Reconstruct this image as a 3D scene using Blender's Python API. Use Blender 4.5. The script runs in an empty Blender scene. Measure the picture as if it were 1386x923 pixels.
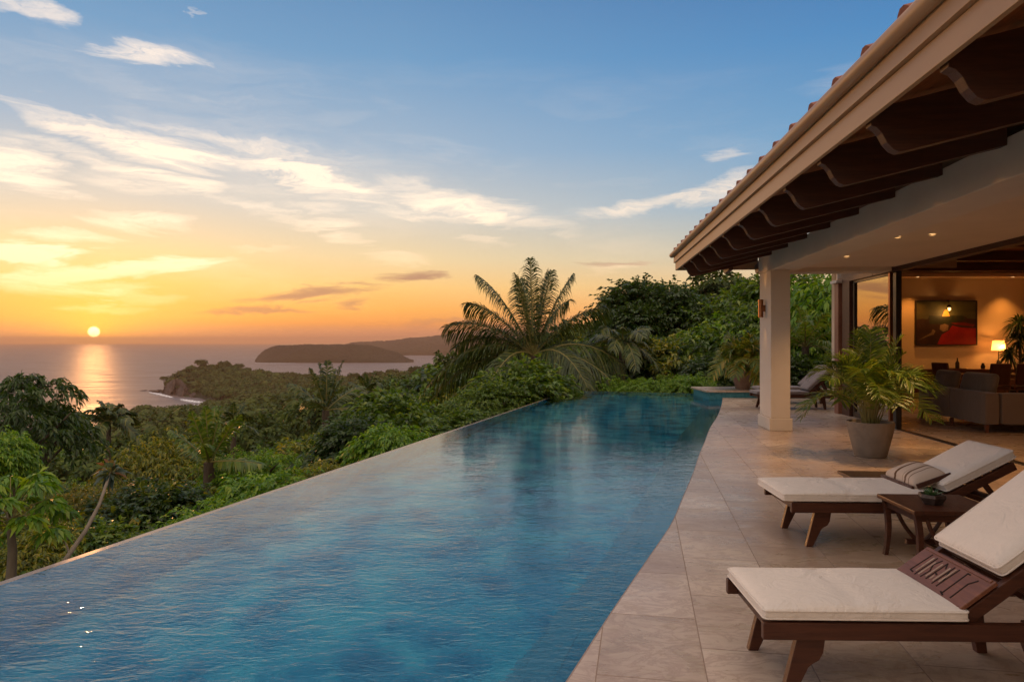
import bpy, bmesh, math, random
import numpy as np
from mathutils import Vector, Matrix
R = math.radians
scene = bpy.context.scene
C = scene.collection
F = 950.0; CX = 693.0; CY = 462.0; EYE = 1.6
def px2(x, y, d):            # a sight line of the photograph turned into a place at distance d
    return Vector(((x-CX)/F*d, d, EYE-(y-CY)/F*d))
def onz(x, y, z=0.0):
    d = (EYE-z)*F/(y-CY)
    return Vector(((x-CX)/F*d, d, z))

# ------------------------------------------------------------------ materials
def lin(c):
    return tuple(((v/255)/12.92 if v/255 <= .04045 else ((v/255+.055)/1.055)**2.4) for v in c)
class NT:
    def __init__(s, nt): s.nt = nt; s.n = nt.nodes; s.l = nt.links
    def add(s, t, **kw):
        n = s.n.new(t)
        for k, v in kw.items(): setattr(n, k, v)
        return n
    def put(s, sock, v):
        if hasattr(v, 'links') or isinstance(v, bpy.types.NodeSocket): s.l.new(v, sock)
        else: sock.default_value = v
    def math(s, op, a, b=None, c=None, clamp=False):
        n = s.add('ShaderNodeMath', operation=op); n.use_clamp = clamp
        s.put(n.inputs[0], a)
        if b is not None: s.put(n.inputs[1], b)
        if c is not None: s.put(n.inputs[2], c)
        return n.outputs[0]
    def vmath(s, op, a, b=None, scale=None):
        n = s.add('ShaderNodeVectorMath', operation=op)
        s.put(n.inputs[0], a)
        if b is not None: s.put(n.inputs[1], b)
        if scale is not None: s.put(n.inputs['Scale'], scale)
        return n.outputs['Value'] if op in ('DOT_PRODUCT', 'LENGTH') else n.outputs[0]
    def mix(s, fac, a, b, mode='MIX', clamp=False):
        n = s.add('ShaderNodeMix', data_type='RGBA', blend_type=mode); n.clamp_factor = True
        s.put(n.inputs[0], fac); s.put(n.inputs[6], a); s.put(n.inputs[7], b)
        return n.outputs[2]
    def ramp(s, fac, stops, interp='LINEAR'):
        n = s.add('ShaderNodeValToRGB'); cr = n.color_ramp; cr.interpolation = interp
        while len(cr.elements) < len(stops): cr.elements.new(.5)
        for e, (p, c) in zip(cr.elements, stops):
            e.position = p; e.color = (c, c, c, 1) if isinstance(c, (int, float)) else (*c, 1)
        s.put(n.inputs[0], fac)
        return n.outputs[0]
    def noise(s, vec, scale, detail=4, rough=.55, dist=0., out=0):
        n = s.add('ShaderNodeTexNoise')
        if vec is not None: s.put(n.inputs['Vector'], vec)
        n.inputs['Scale'].default_value = scale; n.inputs['Detail'].default_value = detail
        n.inputs['Roughness'].default_value = rough; n.inputs['Distortion'].default_value = dist
        return n.outputs[out]
    def mapping(s, vec, loc=(0,0,0), rot=(0,0,0), scale=(1,1,1)):
        n = s.add('ShaderNodeMapping'); s.put(n.inputs[0], vec)
        n.inputs[1].default_value = loc; n.inputs[2].default_value = rot; n.inputs[3].default_value = scale
        return n.outputs[0]
    def bump(s, h, strength=.3, dist=.01, normal=None):
        n = s.add('ShaderNodeBump'); s.put(n.inputs['Height'], h)
        n.inputs['Strength'].default_value = strength; n.inputs['Distance'].default_value = dist
        if normal is not None: s.put(n.inputs['Normal'], normal)
        return n.outputs[0]
def c4(c): return (*c, 1) if len(c) == 3 else c
MATS = {}
def newmat(name):
    m = bpy.data.materials.new(name); m.use_nodes = True
    t = NT(m.node_tree); t.n.clear()
    out = t.add('ShaderNodeOutputMaterial'); MATS[name] = m
    return m, t, out
def princ(t, out, **kw):
    b = t.add('ShaderNodeBsdfPrincipled')
    for k, v in kw.items(): t.put(b.inputs[k.replace('_', ' ')], v)
    t.l.new(b.outputs[0], out.inputs[0]); return b
def objco(t): return t.add('ShaderNodeTexCoord').outputs['Object']
def rough_mat(name, c1, c2, scale=3, rough=.6, bump=.2, bscale=40, bdist=.004, detail=6, stretch=(1,1,1), spec=.4, metallic=0, coat=0):
    m, t, out = newmat(name)
    co = t.mapping(objco(t), scale=stretch)
    n = t.noise(co, scale, detail, .6, .3)
    f = t.ramp(n, [(.3, 0.), (.7, 1.)])
    col = t.mix(f, c4(c1), c4(c2))
    nb = t.noise(co, bscale, 4, .6)
    r = t.math('MULTIPLY_ADD', n, .25, rough-.12)
    princ(t, out, Base_Color=col, Roughness=r, Normal=t.bump(nb, bump, bdist), Specular_IOR_Level=spec, Metallic=metallic, Coat_Weight=coat)
    return m
def wood_mat(name, c1, c2, rough=.45, axis=0, sc=3.0, knots=.25):
    m, t, out = newmat(name)
    st = [9., 9., 9.]; st[axis] = .7
    co = t.mapping(objco(t), scale=tuple(st))
    n = t.noise(co, sc, 7, .62, 1.2)
    n2 = t.noise(co, sc*7, 3, .6, .2)
    f = t.ramp(n, [(.28, 0.), (.5, .45), (.72, 1.)])
    col = t.mix(f, c4(c1), c4(c2))
    col = t.mix(t.math('MULTIPLY', n2, knots), col, c4(tuple(v*.35 for v in c1)))
    princ(t, out, Base_Color=col, Roughness=t.math('MULTIPLY_ADD', n2, .3, rough-.15), Normal=t.bump(n2, .25, .003), Specular_IOR_Level=.4)
    return m
def leaf_mat(name, cols, trans=.35, rough=.4, spec=.45):
    """leaves: every leaf its own tone, light passing through"""
    m, t, out = newmat(name)
    g = t.add('ShaderNodeNewGeometry'); oi = t.add('ShaderNodeObjectInfo')
    rnd = t.math('FRACT', t.math('ADD', g.outputs['Random Per Island'], oi.outputs['Random']))
    k = len(cols)
    base = t.ramp(rnd, [(i/(k-1), c) for i, c in enumerate(cols)])
    n = t.noise(objco(t), 1.3, 2, .5)
    base = t.mix(t.math('MULTIPLY', n, .5), base, c4(cols[0]))
    b = t.add('ShaderNodeBsdfPrincipled')
    t.put(b.inputs['Base Color'], base); b.inputs['Roughness'].default_value = rough
    b.inputs['Specular IOR Level'].default_value = spec
    tr = t.add('ShaderNodeBsdfTranslucent')
    t.put(tr.inputs[0], t.mix(1., base, (1.5, 1.35, .5, 1), 'MULTIPLY'))
    mx = t.add('ShaderNodeMixShader'); mx.inputs[0].default_value = trans*1.2
    t.l.new(b.outputs[0], mx.inputs[1]); t.l.new(tr.outputs[0], mx.inputs[2]); t.l.new(mx.outputs[0], out.inputs[0])
    return m
def emit_mat(name, col, s):
    m, t, out = newmat(name)
    e = t.add('ShaderNodeEmission'); e.inputs[0].default_value = c4(col); e.inputs[1].default_value = s
    t.l.new(e.outputs[0], out.inputs[0]); return m

plaster = rough_mat('plaster', (.60,.51,.40), (.68,.585,.47), 1.2, .85, .25, 60, .004)
plaster_in = rough_mat('interior_plaster', (.62,.50,.36), (.70,.57,.42), 1.0, .85, .15, 50, .003)
fascia_m = rough_mat('painted_timber', (.38,.225,.115), (.46,.285,.155), 2, .5, .15, 30, .002, stretch=(1,.3,1))
darkwood = wood_mat('dark_timber', (.050,.019,.010), (.12,.045,.021), .5, axis=0)
redwood = wood_mat('soffit_boards', (.20,.065,.020), (.44,.15,.045), .45, axis=1, sc=2)
teak = wood_mat('teak', (.045,.014,.007), (.11,.036,.016), .42, axis=0)
teak_y = wood_mat('teak_crosswise', (.045,.014,.007), (.11,.036,.016), .42, axis=1)
teak_lt = wood_mat('oiled_teak', (.14,.050,.024), (.24,.09,.045), .4, axis=1)
cushion_m = None
bronze = rough_mat('copper_metal', (.25,.10,.04), (.33,.14,.06), 5, .35, .05, 80, .001, metallic=.9)
black_metal = rough_mat('black_metal', (.012,.010,.009), (.025,.02,.016), 4, .4, .1, 60, .001)
pot_m = rough_mat('weathered_clay', (.20,.155,.115), (.31,.25,.19), 5, .85, .5, 45, .006)
pot_m2 = rough_mat('terracotta_clay', (.24,.14,.095), (.34,.21,.15), 5, .85, .5, 45, .006)
soil = rough_mat('soil', (.018,.012,.008), (.05,.035,.022), 20, .95, .8, 60, .02)
bark = rough_mat('bark', (.05,.035,.022), (.12,.088,.06), 8, .9, .8, 30, .02, stretch=(1,1,.35))
palebark = rough_mat('pale_bark', (.13,.11,.08), (.24,.20,.15), 8, .9, .6, 30, .01, stretch=(1,1,.4))
tile_m = rough_mat('clay_tile', (.16,.05,.03), (.30,.11,.06), 4, .8, .5, 30, .01)
def fabric(name, c1, c2, weave=450, wr=.15):
    m, t, out = newmat(name)
    co = objco(t)
    n = t.noise(co, 2.2, 5, .6, .4)
    col = t.mix(n, c4(c1), c4(c2))
    w = t.noise(t.mapping(co, scale=(1,1,1)), weave, 2, .5)
    sp = t.noise(co, 60, 3, .7)
    col = t.mix(t.math('MULTIPLY', sp, .22), col, c4(tuple(v*.55 for v in c1)))
    wr_n = t.noise(co, 5, 5, .6, 1.4)
    nrm = t.bump(wr_n, .6, .03)
    princ(t, out, Base_Color=col, Roughness=.92, Normal=t.bump(w, wr, .002, nrm), Specular_IOR_Level=.15, Sheen_Weight=.25)
    return m
cushion_m = fabric('cream_canvas', (.74,.66,.56), (.80,.72,.62))
sofa_m = fabric('taupe_upholstery', (.19,.14,.10), (.26,.19,.14), 250, .3)
sofa_pil = fabric('grey_upholstery', (.15,.115,.085), (.20,.155,.115), 250, .3)
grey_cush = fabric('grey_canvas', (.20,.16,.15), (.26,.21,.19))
dkfab = fabric('brown_leather', (.05,.018,.009), (.09,.03,.014), 100, .1)

# ---- stone paving
def stone_paving():
    m, t, out = newmat('travertine_paving')
    co = objco(t)
    br = t.add('ShaderNodeTexBrick'); t.put(br.inputs['Vector'], t.mapping(co, loc=(.12,.31,0), rot=(0,0,R(-79.6))))
    br.offset = .5; br.inputs['Scale'].default_value = 1.
    br.inputs['Mortar Size'].default_value = .0035; br.inputs['Mortar Smooth'].default_value = .2
    br.inputs['Brick Width'].default_value = .78; br.inputs['Row Height'].default_value = .52
    br.inputs['Color1'].default_value = (0,0,0,1); br.inputs['Color2'].default_value = (1,1,1,1); br.inputs['Bias'].default_value = 0
    br.inputs['Mortar'].default_value = (.5,.5,.5,1)
    rnd = br.outputs['Color']; mort = br.outputs['Fac']
    base = t.ramp(rnd, [(0., (.40,.305,.20)), (.3, (.55,.44,.32)), (.55, (.46,.36,.255)), (.8, (.64,.525,.395)), (1., (.53,.41,.28))])
    vco = t.vmath('ADD', t.mapping(co, rot=(0,0,R(12)), scale=(1., 1.9, 1)), t.vmath('SCALE', rnd, scale=17.))
    v1 = t.noise(vco, 1.9, 8, .62, .9)
    base = t.mix(t.ramp(v1, [(.38, 0.), (.52, .4), (.60, .1), (.75, .45)]), base, (.66,.51,.40,1))
    v2 = t.noise(vco, 3.6, 7, .70, 1.3)
    base = t.mix(t.ramp(v2, [(.44, 0.), (.5, .45), (.56, 0.)]), base, (.26,.15,.10,1))
    st = t.noise(co, .55, 5, .6, .5)
    base = t.mix(t.ramp(st, [(.42, 0.), (.66, .7)]), base, (.30,.19,.125,1))
    sp = t.noise(co, 55, 4, .7)
    base = t.mix(t.ramp(sp, [(.6, 0.), (.75, .35)]), base, (.26,.18,.13,1))
    col = t.mix(t.math('MULTIPLY', mort, .75), base, (.20,.135,.10,1))
    ro = t.math('ADD', t.math('MULTIPLY_ADD', v1, .36, .12), t.math('MULTIPLY', mort, .4))
    h = t.math('SUBTRACT', t.math('MULTIPLY', sp, .25), t.math('MULTIPLY', mort, 1.4))
    h = t.math('ADD', h, t.math('MULTIPLY', rnd, .3))
    princ(t, out, Base_Color=col, Roughness=ro, Normal=t.bump(h, .35, .004), Specular_IOR_Level=.45)
    return m
stone = stone_paving()
def mosaic(name, c1, c2, sc=.05, rough=.3):
    m, t, out = newmat(name)
    co = objco(t)
    br = t.add('ShaderNodeTexBrick'); t.put(br.inputs['Vector'], t.mapping(co, rot=(R(90),0,0)))
    br.offset = 0; br.inputs['Scale'].default_value = 1
    br.inputs['Mortar Size'].default_value = .002; br.inputs['Brick Width'].default_value = sc; br.inputs['Row Height'].default_value = sc
    br.inputs['Color1'].default_value = c4(c1); br.inputs['Color2'].default_value = c4(c2); br.inputs['Mortar'].default_value = c4(tuple(v*1.3+.02 for v in c1))
    princ(t, out, Base_Color=br.outputs[0], Roughness=rough)
    return m
mosaic_m = mosaic('blue_mosaic', (.03,.16,.19), (.07,.26,.29))
def pool_shell():
    m, t, out = newmat('pool_plaster')
    co = objco(t)
    wob = t.vmath('ADD', co, t.vmath('SCALE', t.noise(co, 1.4, 3, .5, 0, out=1), scale=.55))
    vo = t.add('ShaderNodeTexVoronoi', feature='SMOOTH_F1'); t.put(vo.inputs['Vector'], wob); vo.inputs['Scale'].default_value = 2.1
    vo.inputs['Smoothness'].default_value = .35
    n = t.noise(wob, 2.2, 7, .65, 1.1)
    f = t.math('MULTIPLY_ADD', vo.outputs['Distance'], .55, t.math('MULTIPLY', n, .7))
    col = t.ramp(f, [(.28, (.001,.12,.26)), (.45, (.003,.22,.40)), (.6, (.006,.34,.56)), (.8, (.07,.55,.72))])
    princ(t, out, Base_Color=col, Roughness=.7)
    return m
shell_m = pool_shell()
def step_mat():
    m, t, out = newmat('pool_step_tile')
    co = objco(t)
    br = t.add('ShaderNodeTexBrick'); t.put(br.inputs['Vector'], t.mapping(co, rot=(0,0,R(-72))))
    br.offset = .5; br.inputs['Scale'].default_value = 1; br.inputs['Mortar Size'].default_value = .004
    br.inputs['Brick Width'].default_value = .6; br.inputs['Row Height'].default_value = .3
    br.inputs['Color1'].default_value = (.045,.28,.43,1); br.inputs['Color2'].default_value = (.085,.37,.52,1); br.inputs['Mortar'].default_value = (.07,.24,.33,1)
    n = t.noise(co, 3.5, 6, .65, 1)
    col = t.mix(t.math('MULTIPLY', n, .6), br.outputs[0], (.02,.20,.33,1))
    princ(t, out, Base_Color=col, Roughness=.6); return m
step_m = step_mat()
def water_mat(name):
    m, t, out = newmat(name)
    co = objco(t)
    wv = t.mapping(co, rot=(0,0,R(-8)), scale=(1, 1.9, 1))
    n1 = t.noise(wv, 1.5, 3, .5, .5)
    n2 = t.noise(wv, 5.5, 3, .55, .7)
    n3 = t.noise(t.mapping(co, rot=(0,0,R(25)), scale=(1,2.3,1)), 15, 2, .5, .4)
    calm = t.ramp(t.noise(co, .30, 3, .5), [(.32, .35), (.62, 1.)])
    sp_ = t.add('ShaderNodeSeparateXYZ'); t.put(sp_.inputs[0], co)
    calm = t.math('MULTIPLY', calm, t.ramp(t.math('DIVIDE', sp_.outputs[1], 24.), [(0.,1.5 if False else 1.),(.2,.58),(.4,.26),(.6,.11),(1.,.055)]))
    h = t.math('ADD', t.math('MULTIPLY', n1, .6), t.math('ADD', t.math('MULTIPLY', n2, .5), t.math('MULTIPLY', n3, .20)))
    h = t.math('MULTIPLY', h, calm)
    nrm = t.bump(h, .5, .050)
    fr = t.add('ShaderNodeFresnel'); fr.inputs[0].default_value = 1.75; t.put(fr.inputs[1], nrm)
    rf = t.add('ShaderNodeBsdfRefraction'); rf.inputs['IOR'].default_value = 1.33; rf.inputs['Roughness'].default_value = 0.0
    rf.inputs[0].default_value = (.80,.95,.97,1); t.put(rf.inputs['Normal'], nrm)
    gl = t.add('ShaderNodeBsdfGlossy'); gl.inputs['Roughness'].default_value = .0; t.put(gl.inputs['Normal'], nrm)
    mx = t.add('ShaderNodeMixShader'); t.l.new(fr.outputs[0], mx.inputs[0]); t.l.new(rf.outputs[0], mx.inputs[1]); t.l.new(gl.outputs[0], mx.inputs[2])
    t.l.new(mx.outputs[0], out.inputs[0]); return m
water_m = water_mat('pool_water')
def sea_mat():
    m, t, out = newmat('sea_water')
    co = objco(t)
    sw = t.noise(t.mapping(co, rot=(0,0,R(10)), scale=(.25, 1, 1)), .035, 5, .6, .8)
    ch = t.noise(t.mapping(co, scale=(.5,1,1)), .25, 4, .6, .3)
    h = t.math('ADD', t.math('MULTIPLY', sw, 2.6), t.math('MULTIPLY', ch, .5))
    nrm = t.bump(h, .6, 1.0)
    col = t.mix(t.noise(co, .004, 4, .6), (.09,.07,.065,1), (.15,.11,.095,1))
    princ(t, out, Base_Color=col, Roughness=t.math('MULTIPLY_ADD', sw, .5, .24), IOR=1.33, Normal=nrm, Specular_IOR_Level=.6)
    return m
sea_m = sea_mat()
ground_m = rough_mat('hill_soil', (.012,.018,.006), (.035,.04,.014), .08, .95, .5, 2, .2)
headland_m = rough_mat('wooded_headland', (.006,.010,.006), (.022,.026,.014), .012, .95, 1., .06, 6., detail=9)
rock_m = rough_mat('sea_rock', (.05,.035,.03), (.12,.085,.07), .15, .9, 1., .6, 1.)
foam_m = rough_mat('surf_foam', (.65,.66,.68), (.8,.8,.8), .3, .8, .5, 1, .2)

G = [lin(c) for c in ((36,54,18),(52,78,24),(66,98,30),(92,120,38))]
leaf_a = leaf_mat('broad_leaf', [(.028,.06,.008),(.065,.14,.016),(.13,.23,.026),(.25,.32,.035)])
leaf_b = leaf_mat('bright_leaf', [(.045,.12,.008),(.10,.24,.014),(.18,.34,.02),(.32,.42,.03)])
leaf_c = leaf_mat('dark_leaf', [(.018,.04,.009),(.034,.075,.015),(.055,.11,.02),(.09,.14,.028)])
leaf_d = leaf_mat('olive_leaf', [(.05,.07,.010),(.13,.18,.018),(.25,.27,.022),(.42,.33,.025)])
leaf_e = leaf_mat('golden_leaf', [(.06,.08,.012),(.11,.14,.018),(.19,.18,.020),(.34,.22,.022)])
leaf_red = leaf_mat('red_leaf', [(.03,.06,.05),(.06,.10,.09),(.10,.15,.12),(.14,.14,.05),(.38,.11,.02)])
frond_m = leaf_mat('palm_frond', [(.016,.034,.007),(.036,.068,.012),(.07,.11,.016),(.17,.17,.020)], .2)
frond_b = leaf_mat('potted_palm_frond', [(.045,.095,.012),(.085,.16,.018),(.14,.21,.024),(.24,.25,.03)], .3)
frond_y = leaf_mat('yellowing_palm_frond', [(.06,.12,.012),(.11,.18,.018),(.24,.23,.024),(.42,.26,.025)], .35)
stalk_m = rough_mat('palm_stalk', (.12,.12,.03), (.25,.20,.06), 6, .6, .2, 30, .003)
far_leaf = leaf_mat('distant_canopy', [(.022,.042,.010),(.045,.075,.015),(.08,.115,.022),(.125,.155,.03)], .2, .7, .2)

# ------------------------------------------------------------------ mesh builders
def link_mesh(name, me, parent=None, loc=None):
    o = bpy.data.objects.new(name, me); C.objects.link(o)
    if loc is not None: o.location = loc
    if parent is not None:
        o.parent = parent
    return o
def tag(o, label=None, cat=None, group=None, kind=None):
    if label: o['label'] = label
    if cat: o['category'] = cat
    if group: o['group'] = group
    if kind: o['kind'] = kind
    return o
def thing(name, label, cat, loc=(0,0,0), rz=0, group=None):
    o = bpy.data.objects.new(name, None); C.objects.link(o); o.empty_display_size = .2
    o.location = loc; o.rotation_euler = (0,0,rz)
    return tag(o, label, cat, group)
class MB:
    """collects shapes into one mesh"""
    def __init__(s): s.v = []; s.f = []; s.mi = []; s.cur = 0
    def add(s, vs, fs, M=None):
        k = len(s.v)
        for p in vs:
            p = Vector(p)
            s.v.append(tuple(M @ p) if M is not None else tuple(p))
        for f in fs: s.f.append(tuple(i+k for i in f)); s.mi.append(s.cur)
        return s
    def box(s, c, d, M=None, rz=0, rx=0, ry=0, taper=1.0):
        x, y, z = d[0]/2, d[1]/2, d[2]/2; a = taper
        vs = [(-x*a,-y*a,-z),(x*a,-y*a,-z),(x*a,y*a,-z),(-x*a,y*a,-z),(-x,-y,z),(x,-y,z),(x,y,z),(-x,y,z)]
        T = Matrix.Translation(c) @ Matrix.Rotation(rz,4,'Z') @ Matrix.Rotation(ry,4,'Y') @ Matrix.Rotation(rx,4,'X')
        if M is not None: T = M @ T
        return s.add(vs, [(0,3,2,1),(4,5,6,7),(0,1,5,4),(1,2,6,5),(2,3,7,6),(3,0,4,7)], T)
    def prism(s, poly, y0, y1, M=None):
        """outline in XZ, extruded along Y"""
        n = len(poly)
        vs = [(p[0], y0, p[1]) for p in poly]+[(p[0], y1, p[1]) for p in poly]
        fs = [tuple(range(n)), tuple(range(2*n-1, n-1, -1))]+[(i, i+n, (i+1)%n+n, (i+1)%n) for i in range(n)]
        return s.add(vs, fs, M)
    def slab(s, poly, z0, z1, M=None):
        n = len(poly)
        vs = [(p[0], p[1], z0) for p in poly]+[(p[0], p[1], z1) for p in poly]
        fs = [tuple(range(n-1,-1,-1)), tuple(range(n, 2*n))]+[(i, (i+1)%n, (i+1)%n+n, i+n) for i in range(n)]
        return s.add(vs, fs, M)
    def tube(s, pts, rad, n=8, M=None, cap=True):
        pts = [Vector(p) for p in pts]; k = len(pts)
        if not hasattr(rad, '__len__'): rad = [rad]*k
        vs = []; u = None
        for i, p in enumerate(pts):
            d = (pts[min(i+1,k-1)]-pts[max(i-1,0)]).normalized()
            if u is None: u = d.orthogonal().normalized()
            u = (u-d*u.dot(d)).normalized(); w = d.cross(u)
            for j in range(n):
                a = 2*math.pi*j/n
                vs.append(p+(u*math.cos(a)+w*math.sin(a))*rad[i])
        fs = [(i*n+j, i*n+(j+1)%n, (i+1)*n+(j+1)%n, (i+1)*n+j) for i in range(k-1) for j in range(n)]
        if cap: fs += [tuple(range(n-1,-1,-1)), tuple((k-1)*n+j for j in range(n))]
        return s.add(vs, fs, M)
    def lathe(s, prof, n=32, c=(0,0,0), M=None):
        vs = []; k = len(prof)
        for r, z in prof:
            for j in range(n):
                a = 2*math.pi*j/n; vs.append((c[0]+r*math.cos(a), c[1]+r*math.sin(a), c[2]+z))
        fs = [(i*n+j, i*n+(j+1)%n, (i+1)*n+(j+1)%n, (i+1)*n+j) for i in range(k-1) for j in range(n)]
        return s.add(vs, fs, M)
    def build(s, name, mat, parent=None, bevel=0, smooth=False, label=None, loc=None):
        me = bpy.data.meshes.new(name); me.from_pydata(s.v, [], s.f)
        mats = mat if isinstance(mat, (list, tuple)) else [mat]
        for m in mats: me.materials.append(m)
        bm = bmesh.new(); bm.from_mesh(me)
        for f, i in zip(bm.faces, s.mi): f.material_index = i
        if bevel:
            es = [e for e in bm.edges if len(e.link_faces) == 2 and e.calc_face_angle(0) > .6]
            bmesh.ops.bevel(bm, geom=es, offset=bevel, segments=2, profile=.6, affect='EDGES', clamp_overlap=True)
        bmesh.ops.recalc_face_normals(bm, faces=bm.faces)
        if smooth:
            for f in bm.faces: f.smooth = True
            for e in bm.edges:
                if len(e.link_faces) == 2 and e.calc_face_angle(0) > .7: e.smooth = False
        bm.to_mesh(me); bm.free()
        o = link_mesh(name, me, parent, loc)
        if label: o['label'] = label
        return o
def keep(o, parent):
    """parent without moving (meshes made in place coordinates)"""
    bpy.context.view_layer.update()
    o.parent = parent
    o.matrix_parent_inverse = (Matrix.Translation(parent.location) @ parent.rotation_euler.to_matrix().to_4x4()).inverted()
    return o
def copy_tree(o, loc=None, rz=None, scale=None, label=None, group=None, parent=None):
    c = o.copy(); C.objects.link(c)
    if parent is not None: c.parent = parent
    if loc is not None: c.location = loc
    if rz is not None: c.rotation_euler = (0,0,rz)
    if scale is not None: c.scale = scale if hasattr(scale, '__len__') else (scale,)*3
    if label: c['label'] = label
    if group: c['group'] = group
    for ch in list(o.children): copy_tree(ch, parent=c)
    return c
def pillow(mb, L, W, T, r, puff=.015, seams=(), nx=26, ny=14, nz=4, M=None, seed=0):
    """rounded, softly puffed cushion: x 0..L, y 0..W, z 0..T"""
    rg = random.Random(seed)
    def grid(i, j, k):
        return (i, j, k)
    bm = bmesh.new()
    idx = {}
    def V(i, j, k):
        if (i,j,k) in idx: return idx[(i,j,k)]
        x, y, z = L*i/nx, W*j/ny, T*k/nz
        cx = min(max(x, r), L-r); cy = min(max(y, r), W-r); cz = min(max(z, min(r,T/2)), T-min(r,T/2))
        d = Vector((x-cx, y-cy, z-cz))
        if d.length > 1e-6:
            mx = max(abs(d.x), abs(d.y), abs(d.z))
            d = d.normalized()*mx
        p = Vector((cx, cy, cz))+d
        ux, uy = 2*x/L-1, 2*y/W-1
        g = (1-ux**4)*(1-uy**4)
        for s_ in seams: g -= .9*math.exp(-((x-s_)/.022)**2)
        g += .22*math.sin(x*9+seed)*math.sin(y*8+1.3*seed)
        p.z += (puff if z > T/2 else -puff*.3)*g*(1 if z > T*.4 else .5)
        idx[(i,j,k)] = tuple(p); return idx[(i,j,k)]
    fs = []
    vs = []; vid = {}
    def vi(i,j,k):
        if (i,j,k) not in vid: vid[(i,j,k)] = len(vs); vs.append(V(i,j,k))
        return vid[(i,j,k)]
    for i in range(nx):
        for j in range(ny):
            fs.append((vi(i,j,0),vi(i,j+1,0),vi(i+1,j+1,0),vi(i+1,j,0)))
            fs.append((vi(i,j,nz),vi(i+1,j,nz),vi(i+1,j+1,nz),vi(i,j+1,nz)))
    for i in range(nx):
        for k in range(nz):
            fs.append((vi(i,0,k),vi(i+1,0,k),vi(i+1,0,k+1),vi(i,0,k+1)))
            fs.append((vi(i,ny,k),vi(i,ny,k+1),vi(i+1,ny,k+1),vi(i+1,ny,k)))
    for j in range(ny):
        for k in range(nz):
            fs.append((vi(0,j,k),vi(0,j,k+1),vi(0,j+1,k+1),vi(0,j+1,k)))
            fs.append((vi(nx,j,k),vi(nx,j+1,k),vi(nx,j+1,k+1),vi(nx,j,k+1)))
    bm.free()
    return mb.add(vs, fs, M)

def quads_mesh(name, V, Q, mats, mi=None, smooth=False):
    me = bpy.data.meshes.new(name)
    V = np.asarray(V, dtype=np.float32); Q = np.asarray(Q, dtype=np.int32)
    n = len(Q)
    me.vertices.add(len(V)); me.vertices.foreach_set('co', V.ravel())
    me.loops.add(n*4); me.loops.foreach_set('vertex_index', Q.ravel())
    me.polygons.add(n); me.polygons.foreach_set('loop_start', np.arange(0, n*4, 4, dtype=np.int32))
    for m in (mats if isinstance(mats, (list, tuple)) else [mats]): me.materials.append(m)
    if mi is not None: me.polygons.foreach_set('material_index', np.asarray(mi, dtype=np.int32))
    if smooth: me.polygons.foreach_set('use_smooth', np.ones(n, dtype=bool))
    me.update(calc_edges=True); return me
def nrm(a): return a/np.maximum(np.linalg.norm(a, axis=-1, keepdims=True), 1e-9)
def cat(parts):
    Vs, Qs, k = [], [], 0
    for V, Q in parts: Vs.append(V); Qs.append(Q+k); k += len(V)
    return np.concatenate(Vs), np.concatenate(Qs)
def leaves(rng, P, D, L, W, fold=.25, droop=.3):
    """one bent quad per leaf"""
    n = len(P); D = nrm(D)
    up = nrm(np.array([0,0,1.])+rng.normal(0,.35,(n,3)))
    S = nrm(np.cross(D, up)); U = np.cross(S, D)
    L = np.broadcast_to(np.asarray(L, float), (n,))[:,None]; W = np.broadcast_to(np.asarray(W, float), (n,))[:,None]
    mid = P+D*L*.45+U*W*fold
    tip = P+D*L; tip[:,2] -= (L[:,0]*droop)
    V = np.stack([P, mid+S*W*.5-U*W*fold*1.2, tip, mid-S*W*.5-U*W*fold*1.2], 1).reshape(-1,3)
    Q = np.arange(n*4).reshape(-1,4)
    return V, Q
def sprays(rng, P, D, L, K, lL, lW, droop=.35, spread=1.0, lift=.0):
    """compound leaves: K pairs of leaflets along a bending stalk"""
    n = len(P); D = nrm(D); L = np.broadcast_to(np.asarray(L, float), (n,))
    up = nrm(np.array([0,0,1.])+rng.normal(0,.25,(n,3))); S = nrm(np.cross(D, up))
    Ps, Ds = [], []
    for k in range(K):
        t = (k+.6)/K
        p = P+D*(L*t)[:,None]; p[:,2] -= L*droop*t*t
        tan = D.copy(); tan[:,2] -= 2*droop*t; tan = nrm(tan)
        for sg in (-1,1):
            d = tan*(.55+.4*t)+S*sg*spread*(1.1-.6*t)+rng.normal(0,.24,(n,3)); d[:,2] -= .08-lift
            Ps.append(p); Ds.append(d)
    p = P+D*L[:,None]; p[:,2] -= L*droop; tan = D.copy(); tan[:,2] -= 2*droop
    Ps.append(p); Ds.append(tan)
    P2 = np.concatenate(Ps); D2 = np.concatenate(Ds); m = len(P2)
    return leaves(rng, P2, D2, lL*rng.uniform(.7,1.2,m), lW*rng.uniform(.8,1.15,m))
def clump_pts(rng, centers, radii, n):
    ci = rng.choice(len(centers), n, p=radii**2/np.sum(radii**2))
    d = nrm(rng.normal(0,1,(n,3))); d[:,2] = np.abs(d[:,2])*rng.choice([1,1,1,-.5], n); d = nrm(d)
    rr = radii[ci]*rng.uniform(.55,1.05,n)
    return centers[ci]+d*rr[:,None]*np.array([1,1,.8]), d
def crown_centers(rng, n, rx, rz, z0, r0=.28, r1=.5):
    d = nrm(rng.normal(0,1,(n,3))); d[:,2] = np.abs(d[:,2])*rng.choice([1,1,1,-.4], n)
    rr = rng.uniform(.35,.85,n)**.7
    c = d*rr[:,None]*np.array([rx,rx,rz]); c[:,2] += z0
    return c, rng.uniform(r0,r1,n)*rx
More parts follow.
